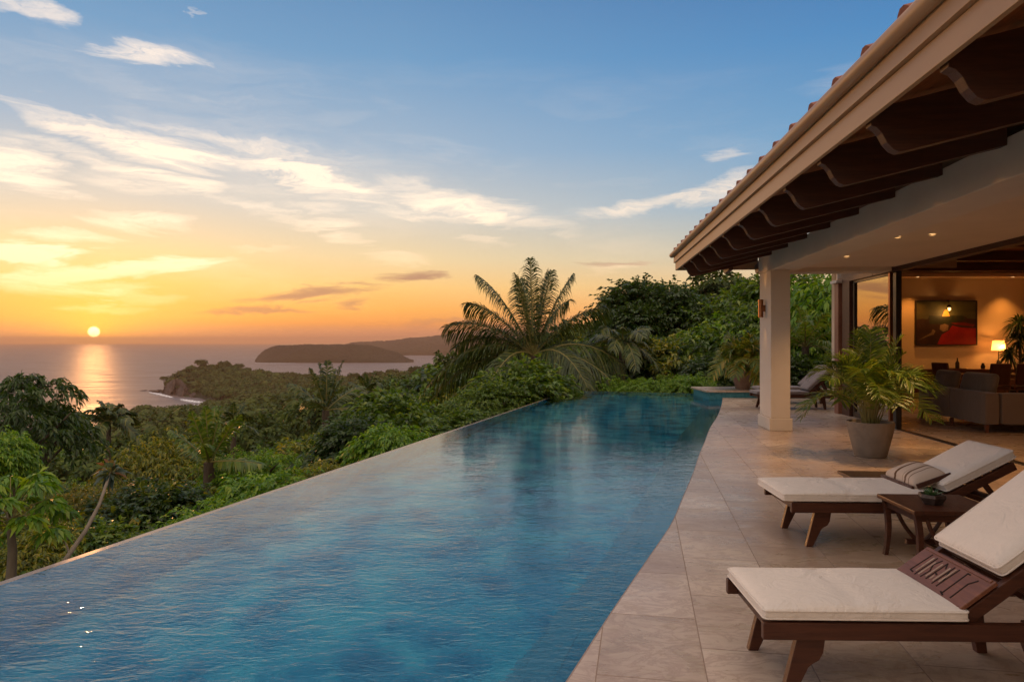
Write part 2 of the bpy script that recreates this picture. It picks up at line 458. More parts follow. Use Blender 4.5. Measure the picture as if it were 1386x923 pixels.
def blob(rng, c, r, nu=7, nv=5):
    vs = []
    for i in range(nv+1):
        th = math.pi*i/nv
        for j in range(nu):
            a = 2*math.pi*j/nu; k = r*rng.uniform(.85,1.1)
            vs.append((c[0]+k*math.sin(th)*math.cos(a), c[1]+k*math.sin(th)*math.sin(a), c[2]+k*.8*math.cos(th)))
    q = [(i*nu+j, (i+1)*nu+j, (i+1)*nu+(j+1)%nu, i*nu+(j+1)%nu) for i in range(nv) for j in range(nu)]
    return np.array(vs), np.array(q)
def tubeq(pts, rad, n=6):
    m = MB(); m.tube(pts, rad, n, cap=False)
    return np.array(m.v), np.array(m.f)
def frond(rng, B, D, L, droop, K, lL, lW, hang=.35, vshape=.35, sag=1.0, tip=.35, roll=0., tear=.06):
    """one palm frond; returns leaf quads and the stalk points"""
    B = np.array(B, float); D = nrm(np.array(D, float))
    t = np.linspace(.12, 1, K)
    side = nrm(np.cross(D, [0,0,1.])+1e-6)
    def pos(t): 
        p = B+np.outer(L*t, D); p[:,2] -= L*droop*t**2.2; return p
    P = pos(t); T = nrm(pos(t+.01)-pos(t-.01)); U = np.cross(side, T)
    s0 = side; side = s0*math.cos(roll)+U*math.sin(roll); U = np.cross(side, T)
    Vs, Qs, k = [], [], 0
    prof = np.interp(t, [.1,.25,.6,.85,1], [.45,.85,1.,.8,tip])*(1. if sag < 1.01 else rng.uniform(.75,1.15,K))
    for sg in (-1,1):
        n = K; ln = lL*prof*rng.uniform(.8,1.12,n)*np.where(rng.random(n) < tear, rng.uniform(.1,.6,n), 1.)
        d = nrm(side*sg*1.0+T*(.55+.5*t[:,None])+U*vshape+rng.normal(0,.13,(n,3)))
        wv = nrm(np.cross(d, U)+rng.normal(0,.15,(n,3)))*lW*.5
        a = P; hz = np.array([0,0,-1.])
        b = P+d*(ln*.5)[:,None]+hz*(ln*hang*.25*sag)[:,None]
        c = P+d*(ln*.85)[:,None]+hz*(ln*hang*sag*.8)[:,None]
        e = P+d*(ln*.98)[:,None]+hz*(ln*hang*sag*1.3)[:,None]
        V = np.stack([a-wv*.5,a+wv*.5,b+wv,b-wv,c+wv*.75,c-wv*.75,e+wv*.1,e-wv*.1],1).reshape(-1,3)
        i0 = np.arange(n)*8
        Q = np.concatenate([np.stack([i0,i0+1,i0+2,i0+3],1), np.stack([i0+3,i0+2,i0+4,i0+5],1), np.stack([i0+5,i0+4,i0+6,i0+7],1)])
        Vs.append(V); Qs.append(Q+k); k += len(V)
    return (np.concatenate(Vs), np.concatenate(Qs)), pos(np.linspace(0,1,9))
# ------------------------------------------------------------------ camera, sky, sun, air
cam = bpy.data.cameras.new('camera'); co_ = bpy.data.objects.new('camera', cam); C.objects.link(co_)
co_.location = (0,0,EYE); co_.rotation_euler = (R(90),0,0)
cam.sensor_width = 36; cam.lens = 36*F/1386; cam.clip_end = 60000; cam.clip_start = .05
scene.camera = co_
scene.view_settings.view_transform = 'Standard'; scene.view_settings.look = 'None'
scene.view_settings.exposure = 0.8; scene.view_settings.gamma = 1
SUN_AZ = math.atan2(127-CX, F); SUN_EL = R(3.0)
w = bpy.data.worlds.new('World'); w.cycles.sampling_method = 'MANUAL'; w.cycles.sample_map_resolution = 512; scene.world = w; w.use_nodes = True
t = NT(w.node_tree); t.n.clear()
wo = t.add('ShaderNodeOutputWorld')
gen = t.add('ShaderNodeTexCoord').outputs['Generated']
sep = t.add('ShaderNodeSeparateXYZ'); t.put(sep.inputs[0], gen)
X, Y, Z = sep.outputs
hyp = t.math('SQRT', t.math('MULTIPLY_ADD', X, X, t.math('MULTIPLY_ADD', Y, Y, 1e-6)))
V_ = t.math('DIVIDE', Z, hyp); U_ = t.math('ARCTAN2', X, Y)
P_ = t.add('ShaderNodeCombineXYZ'); t.put(P_.inputs[0], U_); t.put(P_.inputs[1], V_); P_ = P_.outputs[0]
# bands of colour by height above the horizon, warmer towards the setting sun
vr = t.math('DIVIDE', V_, .6, clamp=True)
def stops(l): return [(p/.6, lin(c)) for p, c in l]
near_sun = t.ramp(vr, stops([(0,(186,132,112)),(.011,(200,132,98)),(.024,(236,148,76)),(.045,(250,172,84)),(.075,(248,196,118)),(.115,(236,207,158)),(.18,(206,200,190)),(.27,(156,176,196)),(.40,(108,152,190)),(.6,(75,120,168))]))
away = t.ramp(vr, stops([(0,(196,150,130)),(.022,(222,164,120)),(.045,(232,180,126)),(.08,(216,190,150)),(.12,(180,182,172)),(.18,(132,166,190)),(.27,(100,152,192)),(.40,(74,132,184)),(.6,(52,92,150))]))
# closeness to the sun in azimuth
dd = t.math('ABSOLUTE', t.math('SUBTRACT', U_, SUN_AZ))
dd = t.math('MINIMUM', dd, t.math('SUBTRACT', 2*math.pi, dd))
fz = t.ramp(t.math('DIVIDE', dd, math.pi), [(0.,1.),(.12,.95),(.33,.0),(1.,0.)])
sky = t.mix(fz, away, near_sun)
# behind the viewer an unseen bright warm sky is added to light the foreground
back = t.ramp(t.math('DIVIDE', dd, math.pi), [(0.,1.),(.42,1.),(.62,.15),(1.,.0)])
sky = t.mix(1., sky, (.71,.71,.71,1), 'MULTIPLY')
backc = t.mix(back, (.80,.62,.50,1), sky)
sky = t.mix(t.ramp(t.math('DIVIDE', V_, 3.), [(0.,0.),(.20,0.),(.42,1.)]), backc, (.88,.70,.60,1))  # warm bright zenith added above the frame as fill for the terrace
# sun glow and disc
sv = Vector((math.sin(SUN_AZ), math.cos(SUN_AZ), .0112)).normalized()
nr = t.vmath('NORMALIZE', gen)
el = t.vmath('SCALE', t.vmath('SUBTRACT', nr, tuple(sv)), scale=1.)
ang = t.vmath('LENGTH', t.vmath('MULTIPLY', el, (1,1,1.6)))
gl1 = t.math('POWER', 2.718, t.math('MULTIPLY', ang, -13.))
gl2 = t.math('POWER', 2.718, t.math('MULTIPLY', ang, -17.))
sky = t.mix(t.math('MULTIPLY', gl1, .78, clamp=True), sky, (.95,.55,.13,1))
sky = t.mix(t.math('MULTIPLY', gl2, .95, clamp=True), sky, (.88,.30,.05,1))
# haze bank over the sea
hb = t.ramp(t.math('ADD', V_, t.math('MULTIPLY', t.noise(t.mapping(P_, scale=(3,20,1)), 1.6, 4, .6), .012)), [(0.,1.),(.017,.95),(.034,0.),(1.,0.)])
sky = t.mix(t.math('MULTIPLY', hb, t.math('MULTIPLY_ADD', gl2, -.75, .62)), sky, (*[v*.70 for v in lin((196,130,104))],1))
# ---- cirrus: streaks set at their own bearings and heights
dist = t.noise(t.mapping(P_, rot=(0,0,R(14)), scale=(2.2,9,1)), 2.6, 6, .62, .6, out=1)
dv = t.vmath('SCALE', t.vmath('SUBTRACT', dist, (.5,.5,.5)), scale=.13)
dv = t.vmath('MULTIPLY', dv, (1.4,.5,0))
Pd = t.vmath('ADD', P_, dv)
def uv(px, py):
    a = math.atan2(px-CX, F); return a, (CY-py)/F*math.cos(a)
def streak(x0, y0, x1, y1, hw, k):
    a0, v0 = uv(x0, y0); a1, v1 = uv(x1, y1)
    cx, cy = (a0+a1)/2, (v0+v1)/2; L = math.hypot(a1-a0, v1-v0)/2; w_ = hw/F
    c, s_ = (a1-a0)/2/L, (v1-v0)/2/L
    d = t.vmath('SUBTRACT', Pd, (cx, cy, 0))
    xx = t.vmath('DOT_PRODUCT', d, (c/L, s_/L, 0)); yy = t.vmath('DOT_PRODUCT', d, (-s_/w_, c/w_, 0))
    r = t.math('MULTIPLY_ADD', xx, xx, t.math('MULTIPLY', yy, yy))
    return t.math('MULTIPLY', t.math('MAXIMUM', t.math('SUBTRACT', 1., r), 0.), k)
br_l = [(-60,118,340,240,20,1.05),(250,205,560,270,18,.85),(500,245,800,310,19,.8),(-40,165,300,262,10,.6),(120,150,480,232,8,.5),(400,262,690,300,8,.5),(100,200,700,290,55,.25),(-60,185,130,262,24,1.2),(90,60,295,88,12,1.0),(-30,-8,98,30,16,.95),
        (70,288,262,309,13,.9),(40,315,165,325,9,.9),(-60,338,110,342,12,1.),(-60,374,345,350,15,1.9),(-60,387,200,392,13,1.4),(60,418,230,420,7,1.3),(-60,340,120,343,11,1.0),(375,302,495,300,9,.9),(425,316,515,320,7,.9),
        (790,295,940,268,14,.75),(900,275,1040,236,17,.9),(930,225,1015,202,9,.5),(790,372,905,350,7,.4),(300,330,420,335,6,.45),(480,345,600,352,8,.45),(600,322,720,325,6,.35),
        (380,278,470,285,7,.55),(180,200,330,232,9,.9),(330,215,520,262,8,.9),(100,225,300,262,16,.5),(260,262,420,300,9,.45),(540,262,700,300,12,.7),(240,10,262,30,5,.4),(60,400,260,404,9,.7),(1100,120,1400,60,30,.25)]
acc = None
for s_ in br_l:
    v = streak(*s_); acc = v if acc is None else t.math('ADD', acc, v)
sn = t.noise(t.mapping(Pd, rot=(0,0,R(13)), scale=(3,42,1)), 2.2, 8, .74, .8)
sn2 = t.noise(t.mapping(Pd, rot=(0,0,R(9)), scale=(1.6,7,1)), 1.5, 5, .6)
gen_c = t.math('MULTIPLY', t.ramp(sn2, [(.5,0.),(.72,.5)]), t.ramp(V_, [(.0,.2),(.1,1.),(.32,.7),(.42,0.)]))
gen_c = t.math('MULTIPLY', gen_c, t.ramp(U_, [(0.,0.),(.02,1.)])) if False else t.math('MULTIPLY', gen_c, t.math('MULTIPLY_ADD', fz, .8, .12))
cm = t.math('MULTIPLY', t.math('ADD', acc, gen_c), t.ramp(sn, [(.30,.05),(.5,.72),(.68,1.)]), clamp=True)
ccol = t.ramp(vr, [(0.,(.85,.34,.10)),(.06,(.98,.50,.18)),(.16,(.93,.63,.38)),(.3,(.82,.66,.50)),(.6,(.68,.58,.50)),(1.,(.45,.42,.42))])
ccol = t.mix(fz, t.mix(.35, ccol, (.55,.42,.34,1)), ccol)
sky = t.mix(cm, sky, ccol)
# darker, unlit clouds low over the horizon
dk_l = [(320,408,520,391,10,1.1),(500,380,605,374,11,1.2),(280,423,455,419,6,1.),(465,412,520,408,5,.8),(780,366,910,350,6,.6),(540,436,690,438,5,.5)]
acc = None
for s_ in dk_l:
    v = streak(*s_); acc = v if acc is None else t.math('ADD', acc, v)
dm = t.math('MULTIPLY', acc, t.ramp(sn, [(.25,.4),(.5,1.)]), clamp=True)
sky = t.mix(t.math('MULTIPLY', dm, .8), sky, (*[v*.70 for v in lin((165,118,104))],1))
# below the horizon
sky = t.mix(t.math('MULTIPLY', V_, -30., clamp=True), sky, (.26,.14,.09,1))
disc = t.math('MULTIPLY', t.math('SUBTRACT', .0072, t.vmath('LENGTH', el)), 420., clamp=True)
halo = t.math('POWER', 2.718, t.math('MULTIPLY', t.vmath('LENGTH', el), -48.))
sky = t.mix(t.math('MULTIPLY', halo, 1.0, clamp=True), sky, (1.15,.50,.07,1))
sky = t.mix(disc, sky, (3.2,2.1,.8,1))
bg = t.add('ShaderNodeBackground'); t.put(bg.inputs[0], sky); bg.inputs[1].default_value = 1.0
ns = t.add('ShaderNodeTexSky', sky_type='NISHITA'); ns.sun_disc = False
ns.sun_elevation = SUN_EL; ns.sun_rotation = SUN_AZ
bg2 = t.add('ShaderNodeBackground'); t.put(bg2.inputs[0], ns.outputs[0]); bg2.inputs[1].default_value = .05
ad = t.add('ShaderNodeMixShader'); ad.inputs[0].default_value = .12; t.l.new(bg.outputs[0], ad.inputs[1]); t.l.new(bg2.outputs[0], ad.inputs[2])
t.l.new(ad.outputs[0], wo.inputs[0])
sl = bpy.data.lights.new('sun', 'SUN'); so = bpy.data.objects.new('sun', sl); C.objects.link(so)
sl.energy = .35; sl.angle = R(1.5); sl.color = (1.,.42,.13)
sd = Vector((math.sin(SUN_AZ)*math.cos(SUN_EL), math.cos(SUN_AZ)*math.cos(SUN_EL), math.sin(SUN_EL)))
so.rotation_euler = sd.to_track_quat('Z','Y').to_euler()

# ------------------------------------------------------------------ terrain
PXC = np.array([-900,-400,0,120,200,260,300,350,450,550,650,750,830,960,1010,1600,2400], float)
ROWS = {
 4:   [-4,-4,-4,-4,-4,-4,-4,-4,-4,-4,-4,-4,-4,-4,-.6,-.6,-.6],
 12:  [-4.6,-4.6,-4.6,-4.6,-4.6,-4.6,-4.6,-4.4,-4.2,-4,-4,-4,-4,-3,-.6,-.6,-.6],
 25:  [-8.5,-8.5,-8,-8,-7.6,-7.2,-7,-6.6,-5.6,-4.8,-4.0,-3.0,-2.4,-1.8,-.6,-.4,-.4],
 50:  [-14,-14,-12.5,-12.5,-12,-11.5,-11,-10.5,-9,-7.6,-6,-4,-2,0,1,3,3],
 100: [-24,-24,-21,-21,-20,-19,-19,-17,-13.5,-11,-8.5,-7,-5,0,4,9,9],
 200: [-42,-42,-36,-36,-32,-30,-29,-27,-21,-16,-11.5,-6,-2,6,10,20,20],
 350: [-62,-62,-58,-57,-44,-43,-42,-39,-33,-26,-13,-3,4,10,14,20,20],
 500: [-70,-70,-66,-66,-54,-52,-51,-48,-42,-35,-17,-5,4,14,18,25,25],
 620: [-75,-75,-70,-70,-64,-62.5,-61,-55,-48,-40,-20,-8,2,12,16,20,20],
 700: [-76,-76,-72,-72,-69,-66,-60,-52,-48,-38,-24,-10,0,8,10,10,10],
 800: [-76,-76,-74,-73,-70,-56,-48,-50,-51,-46,-32,-16,-6,0,0,0,0],
 880: [-76,-76,-74,-73,-70,-38,-35,-45,-52,-52,-40,-24,-14,-8,-8,-8,-8],
 1000:[-76,-76,-75,-74,-73,-62,-58,-58,-58,-55,-48,-40,-30,-20,-20,-20,-20],
 1250:[-80]*11+[-70,-60,-50,-40,-40,-40]}
RD = np.log(np.array(sorted(ROWS), float)); RT = np.array([ROWS[k] for k in sorted(ROWS)], float)
def ss(x): return x*x*(3-2*x)
def ground(px, d):
    px = np.clip(np.asarray(px, float), PXC[0], PXC[-1]); ld = np.clip(np.log(np.asarray(d, float)), RD[0], RD[-1]-1e-6)
    i = np.clip(np.searchsorted(PXC, px, side='right')-1, 0, len(PXC)-2); j = np.clip(np.searchsorted(RD, ld, side='right')-1, 0, len(RD)-2)
    fx = ss((px-PXC[i])/(PXC[i+1]-PXC[i])); fy = (ld-RD[j])/(RD[j+1]-RD[j])
    a = RT[j,i]*(1-fx)+RT[j,i+1]*fx; b = RT[j+1,i]*(1-fx)+RT[j+1,i+1]*fx
    z = a*(1-fy)+b*fy
    x = (px-CX)/F*d; y = np.asarray(d, float)
    amp = np.clip((y-60)/300, 0, 1)
    z = z+amp*(2.2*np.sin(x*.021+y*.013)*np.cos(y*.017-x*.006)+1.5*np.sin(x*.05+1.7)*np.sin(y*.043))
    return z
pxs = np.linspace(-900, 2400, 331); ds = np.exp(np.linspace(math.log(4), math.log(1240), 150))
PX, DD = np.meshgrid(pxs, ds)
ZZ = ground(PX, DD)
Vt = np.stack([(PX-CX)/F*DD, DD, ZZ], -1).reshape(-1,3)
ny, nx = PX.shape
ii = (np.arange(ny-1)[:,None]*nx+np.arange(nx-1)[None,:]).ravel()
Qt = np.stack([ii, ii+1, ii+nx+1, ii+nx], 1)
# land behind the viewer so that the ground goes on
k0 = len(Vt)
Vt = np.concatenate([Vt, [(-60,4,-4.05),(60,4,-.65),(-200,-200,-4),(200,-200,6)]]); Qt = np.concatenate([Qt, [(k0+2,k0+3,k0+1,k0)]])
tag(link_mesh('hillside', quads_mesh('hillside', Vt, Qt, ground_m, smooth=True)), kind='structure')
SEA = -60.0
mb = MB(); mb.add([(-14000,-14000,SEA),(14000,-14000,SEA),(14000,14000,SEA),(-14000,14000,SEA)], [(0,1,2,3)])
tag(mb.build('sea', sea_m), kind='structure')
# distant wooded headlands
def headland(name, prof, d0, d1, base_y, seed):
    """prof: (sight-line px, crest py) -> a long hill with real depth"""
    rg = np.random.default_rng(seed)
    pxp = np.array([p[0] for p in prof], float); pyp = np.array([p[1] for p in prof], float)
    xs = np.linspace(pxp[0], pxp[-1], 420); vv = np.linspace(0, 1, 54)
    crest = EYE-(np.interp(xs, pxp, pyp)-CY)/F*((d0+d1)/2)
    V = []
    ph = rg.uniform(0, 6, 6)
    for v in vv:
        for x, cz in zip(xs, crest):
            d = d0+(d1-d0)*v
            prof_ = math.sin(math.pi*v)**.55 if 0 < v < 1 else 0
            X_ = (x-CX)/F*((d0+d1)/2)+((x-CX)/F)*(d-(d0+d1)/2)
            z = SEA-3+(cz-SEA+3)*prof_
            z += prof_*(4.*math.sin(X_*.02+ph[0])*math.cos(d*.03+ph[1])+2.5*math.sin(X_*.07+ph[2])*math.sin(d*.06+ph[3])+rg.uniform(-3.4,3.4))
            V.append((X_, d, z))
    V = np.array(V); n = len(xs)
    ii = (np.arange(len(vv)-1)[:,None]*n+np.arange(n-1)[None,:]).ravel()
    return tag(link_mesh(name, quads_mesh(name, V, np.stack([ii,ii+1,ii+n+1,ii+n],1), headland_m, smooth=False)), kind='structure')
headland('distant_headland', [(345,490),(350,483),(358,476),(370,472),(400,469),(440,466),(480,467),(510,472),(540,481),(560,490)], 1980, 2250, 491, 1)
headland('distant_ridge', [(430,488),(460,470),(485,464),(520,463),(546,460),(589,456),(647,449),(680,446),(720,452),(800,450),(900,455),(1000,470)], 3000, 3700, 487, 2)
def edge_x(y):   # outer pool edge
    return -3.46+.2935*(y-4.75)
# ------------------------------------------------------------------ vegetation
def crown_mesh(name, seed, mat, nclump=26, nspray=900, K=3, sprL=.30, lL=.17, lW=.075, rx=1., rz=.7, z0=.75, droop=.35, core=True, low=0.0, r0=.26, r1=.46):
    rng = np.random.default_rng(seed)
    cc, cr = crown_centers(rng, nclump, rx*.85, rz*.85, z0, r0, r1)
    P, D = clump_pts(rng, cc, cr, nspray)
    D = nrm(D*np.array([1,1,.7])+nrm(P-np.array([0,0,z0]))*.7+np.array([0,0,.25]))
    out = rng.random(nspray) < (.13 if r0 > .2 else 0.); P[out] += D[out]*rng.uniform(.08,.24,(out.sum(),1))*rx
    parts = [sprays(rng, P, D, sprL*rng.uniform(.7,1.2,nspray), K, lL, lW, droop)]
    return quads_mesh(name, *cat(parts), mat)
def limbs(seed, h, r, rx=1., rz=.6, z0=.75, n=6, lean=.1):
    rng = np.random.default_rng(seed); mb = MB()
    top = Vector((rng.uniform(-lean,lean), rng.uniform(-lean,lean), z0*.9))
    mb.tube([(0,0,-h), (rng.uniform(-.05,.05),0,-h*.4), top*.6, top], [r, r*.85, r*.6, r*.35], 8)
    for i in range(n):
        a = 2*math.pi*i/n+rng.uniform(-.4,.4); s = top*rng.uniform(.3,.8)
        e = Vector((math.cos(a)*rx*.75, math.sin(a)*rx*.75, z0+rng.uniform(-.1,.6)*rz))
        m_ = (s+e)/2+Vector((0,0,.12))
        mb.tube([s, m_, e], [r*.42, r*.28, r*.1], 6)
    return mb
# prototypes, one unit in radius
PR = {}
PR['broad1'] = crown_mesh('broad_crown', 11, leaf_a, 26, 2600, 3, .22, .115, .052)
PR['broad2'] = crown_mesh('broad_crown', 12, leaf_a, 34, 2900, 3, .20, .10, .046, rx=1., rz=.85)
PR['bright1'] = crown_mesh('bright_crown', 13, leaf_b, 24, 2300, 4, .25, .105, .045, droop=.55)
PR['bright2'] = crown_mesh('bright_crown', 14, leaf_b, 30, 2500, 4, .22, .095, .040, rz=.5, z0=.5, droop=.5)
PR['dark1'] = crown_mesh('dark_crown', 15, leaf_c, 34, 3000, 3, .2, .11, .055, rz=.9, z0=.9)
PR['dark2'] = crown_mesh('dark_crown', 16, leaf_c, 40, 3200, 3, .2, .095, .048, rz=1.05, z0=1.)
PR['olive1'] = crown_mesh('olive_crown', 17, leaf_d, 28, 2400, 4, .20, .075, .028, droop=.6)
PR['golden1'] = crown_mesh('golden_crown', 18, leaf_e, 26, 2400, 4, .20, .075, .028, droop=.6)
PR['fern1'] = crown_mesh('feathery_crown', 19, leaf_b, 20, 700, 12, .50, .085, .022, rz=.5, z0=.45, droop=.55)
PR['fern2'] = crown_mesh('feathery_crown', 20, leaf_a, 26, 800, 12, .48, .080, .022, rz=.7, z0=.6, droop=.6)
# open layered tree with fingered leaves (far left)
PR['open1'] = crown_mesh('open_crown', 21, leaf_c, 34, 1000, 4, .15, .075, .028, rx=1.1, rz=.75, z0=.8, droop=.6, r0=.08, r1=.17)
LM = {}
def limb_mesh(key, seed, **kw):
    if key not in LM:
        o = limbs(seed, **kw).build('trunk', bark, smooth=True); LM[key] = o.data; bpy.data.objects.remove(o)
    return LM[key]
def bush(name, label, cat_, px, ytop, d, wid, proto, hz=1.0, part='foliage', stem='stem', rz=None, group=None, yaw=0):
    """crown whose top sits at the given sight line; wid = real radius, hz = height stretch"""
    top = px2(px, ytop, d); rg = random.Random(int(px*7+ytop*3+d))
    me = PR[proto]; zt = ZT[proto] if proto in ZT else max(v.co.z for v in me.vertices)*.97; ZT[proto] = zt
    base = top.z-zt*wid*hz
    r = thing(name, label, cat_, (top.x, top.y, base), rg.uniform(0, 6.28) if rz is None else rz, group)
    r.scale = (wid, wid, wid*hz)
    link_mesh(part, me, r)
    link_mesh(stem, limb_mesh(proto[:4], sum(map(ord, proto[:4])), h=1.6, r=.075), r)
    return r
ZT = {}
def palm_thing(name, label, cat_, loc, fronds, trunk_h, trunk_r, fm=None, K=46, lL=.6, lW=.035, seed=1, hang=.5, vshape=.35, stem_m=None, group=None, curve=0., rach=.028, roll=.5):
    rng = np.random.default_rng(seed); fm = fm or frond_m
    r = thing(name, label, cat_, loc, 0, group)
    parts = []; st = MB()
    for (D, L, dr) in fronds:
        q, pts = frond(rng, (0,0,0), D, L, dr, K, lL, lW, hang, vshape, roll=rng.uniform(.5,1.1)*roll*rng.choice([-1,1]))
        parts.append(q)
        st.tube([tuple(p) for p in pts], list(np.interp(np.linspace(0,1,len(pts)), [0,1], [rach, rach*.2])), 5)
    V, Q = cat(parts)
    cr = link_mesh('crown', quads_mesh('crown', V, Q, fm), r)
    st.build('midribs', stalk_m, r, smooth=True)
    tb = MB(); n = 14
    tb.tube([(curve*(1-i/n)**2, 0, -trunk_h*(1-i/n)) for i in range(n+1)], [trunk_r*(1.25-.35*i/n+(.06 if i%2 else 0)) for i in range(n+1)], 10)
    tb.build('trunk', stem_m or bark, r, smooth=True)
    return r
def imdir(a, depth=0.):   # a: degrees from vertical in the picture plane, depth: towards (-) or away (+)
    return (math.sin(R(a)), depth, math.cos(R(a)))
def ring_fronds(rng, n, L, up0=.1, up1=1.4, dr=.5):
    out = []
    for i in range(n):
        a = 2.4*i+rng.uniform(-.3,.3); e = up0+(up1-up0)*(i/n)**.8
        out.append(((math.cos(a)*math.cos(e), math.sin(a)*math.cos(e), math.sin(e)), L*rng.uniform(.85,1.1), dr*(1.25-.6*i/n)*rng.uniform(.8,1.2)))
    return out
# --- the big coconut palm beyond the far end of the pool
rng = np.random.default_rng(5)
B = px2(722, 482, 26)
bigf = [(imdir(-64,-.25),4.3,.62),(imdir(-80,.2),3.9,.52),(imdir(-52,.1),3.5,.40),(imdir(-48,-.2),3.9,.30),(imdir(-35,.2),4.1,.30),(imdir(-26,-.1),4.3,.24),(imdir(-10,.15),4.3,.08),(imdir(-15,-.3),4.1,.12),(imdir(-2,-.1),4.4,.03),
        (imdir(5,.2),4.3,.05),(imdir(11,-.1),4.3,.10),(imdir(17,-.15),4.5,.16),(imdir(27,.2),4.2,.25),(imdir(41,-.1),4.3,.26),(imdir(62,.2),3.6,.45),(imdir(74,-.3),3.6,.55),(imdir(88,.1),3.2,.35),
        (imdir(-96,-.4),3.4,.25),(imdir(10,1.2),2.8,.7),(imdir(50,-1.),2.7,.7),(imdir(-60,-1.1),2.8,.7),(imdir(-110,.1),2.6,.1)]
bigf = [((D_[0]+rng.uniform(-.10,.10), D_[1]+rng.uniform(-.2,.2), D_[2]), L_*(.93 if abs(D_[0]) < .33 else 1.08)*rng.uniform(.9,1.04), dr_*1.15+rng.uniform(.0,.08)) for D_, L_, dr_ in bigf]
palm_thing('coconut_palm', 'tall coconut palm with wide feathery fronds beyond the far corner of the pool', 'palm tree', B, bigf, 6.5, .16, frond_m, 115, .88, .033, 3, .62, .12, rach=.045, roll=.7)
def small_palm(label, px, py, d, L, seed, n=13, up=1.45, fm=None, trunk=5, dr=.4, K=34, lW=.05, hang=.5):
    rg = np.random.default_rng(seed)
    return palm_thing('palm_tree', label, 'palm tree', px2(px, py, d), ring_fronds(rg, n, L, .15, up, dr), trunk, .13, fm, K, L*.24, lW, seed, hang, .3, rach=.03)
small_palm('upright young palm with tall stiff fronds in mid valley slope', 441, 556, 24, 1.85, 31, 11, 1.6, dr=.16)
small_palm('dark bushy palm on the slope just below the surf bay, seen against trees', 316, 574, 34, 1.35, 32, 11, 1.5)
small_palm('lone round-headed palm standing out against the orange sea under the sun', 147, 572, 42, 2.1, 33, 18, 1.3, dr=.55, lW=.10)
small_palm('pale feathery palm with one broad upright frond low on the near slope', 283, 626, 16, 1.35, 34, 10, 1.62, dr=.12, fm=frond_b)
small_palm('slim dark palm rising from the valley trees beside the bright green bush', 497, 536, 34, 1.4, 35, 10, 1.6, dr=.3)
small_palm('drooping grey green palm in front of the tall dark trees by the pool end', 842, 468, 27, 1.9, 36, 16, 1.1, dr=.7)
small_palm('palm with pale hanging fronds beside the coconut palm', 790, 500, 28, 1.8, 37, 13, 1.0, dr=.6)
small_palm('garden palm with upright fronds behind the rear loungers beyond the white column', 1090, 470, 24, 1.9, 38, 13, 1.35, dr=.4, fm=frond_b)
# --- individual bushes and trees
T = 'tree'; S = 'shrub'
bush('shade_tree', 'dark open-branched tree with drooping fingered leaves against the sea at the picture edge', T, 15, 506, 22, 2.6, 'open1', 1.25, 'crown', 'trunk')
bush('shade_tree', 'lower dark spreading tree between the dark open tree and the lone palm', T, 62, 545, 27, 2.0, 'open1', 1.0, 'crown', 'trunk')
bush('shrub', 'yellow green leafy shrub poking in at the edge below the dark open tree', S, -14, 580, 11, .6, 'bright1', 1.2)
bush('shrub', 'golden leaved shrub behind the leaning bare stem', S, 150, 648, 13, 1.0, 'golden1', 1.1)
bush('shrub', 'amber tinged bush between the dark open tree and the leaning stem', S, 95, 655, 15, 1.3, 'golden1', 1.0)
bush('shrub', 'yellow tipped bush standing highest on the near slope, left of the pale feathery palm', S, 215, 578, 19, 1.55, 'olive1', 1.25)
bush('shrub', 'glossy dark bush under the yellow tipped bush', S, 200, 650, 12.5, 1.15, 'dark1', .9)
bush('shrub', 'dense green bush at the foot of the leaning bare stem', S, 120, 700, 9, .85, 'broad1', 1.1)
bush('shrub', 'broad leaved bush against the pool wall below the glossy dark bush', S, 222, 705, 8.6, .8, 'broad2', .9)
bush('shrub', 'rounded mid green bush against the pool wall right of the pale feathery palm', S, 300, 672, 10.5, .9, 'bright2', 1.)
bush('shrub', 'olive shrub beside the papaya plant near the pool corner', S, 60, 700, 8.5, .9, 'olive1', 1.1)
bush('shrub', 'lime green feathery bush in the dip below the valley palms', S, 352, 600, 17, 1.25, 'fern1', 1.1)
bush('shrub', 'bright green bush spilling over the pool edge near its middle', S, 372, 628, 12.5, 1.0, 'bright1', 1.)
bush('shrub', 'pale green shrub beside the lime feathery bush, touching the pool edge', S, 430, 618, 13, .85, 'olive1', .9)
bush('shrub', 'large leafy green bush standing above the pool edge midway along it', S, 548, 520, 19, 1.75, 'broad1', 1.15)
bush('shrub', 'dark shrub left of the large leafy bush above the pool edge', S, 490, 560, 17, 1.3, 'dark1', 1.0)
bush('shrub', 'bright drooping bush close against the pool edge under the large leafy bush', S, 540, 570, 13.6, .85, 'bright1', 1.15)
bush('shrub', 'dark spreading bush between the large leafy bush and the coconut palm', S, 612, 545, 18, 1.2, 'broad2', .9)
bush('shrub', 'yellow green feathery bush in front of the low palm fronds', S, 655, 522, 19.5, 1.1, 'fern2', 1.0)
bush('shrub', 'big round glossy bush at the foot of the coconut palm', S, 700, 480, 21.5, 1.75, 'broad1', 1.1)
bush('shrub', 'smaller leafy bush leaning out beside the big round glossy bush', S, 672, 508, 20, 1.1, 'broad2', 1.0)
bush('shrub', 'low clipped green bush at the far corner of the pool', S, 752, 508, 25, 1.0, 'dark1', .8)
bush('shrub', 'olive bush behind the low clipped bush at the far pool corner', S, 785, 486, 28, 1.4, 'olive1', .9)
bush('fern', 'bright feathery fern mound behind the far end of the pool, nearest the raised ledge', 'fern', 925, 503, 24.3, 1.05, 'fern1', .9, 'fronds')
bush('fern', 'bright feathery fern mound behind the middle of the far pool end', 'fern', 872, 508, 24.6, 1.0, 'fern1', .8, 'fronds')
bush('shrub', 'green bush between the fern mounds and the coconut palm', S, 815, 505, 25.5, 1.0, 'bright2', .9)
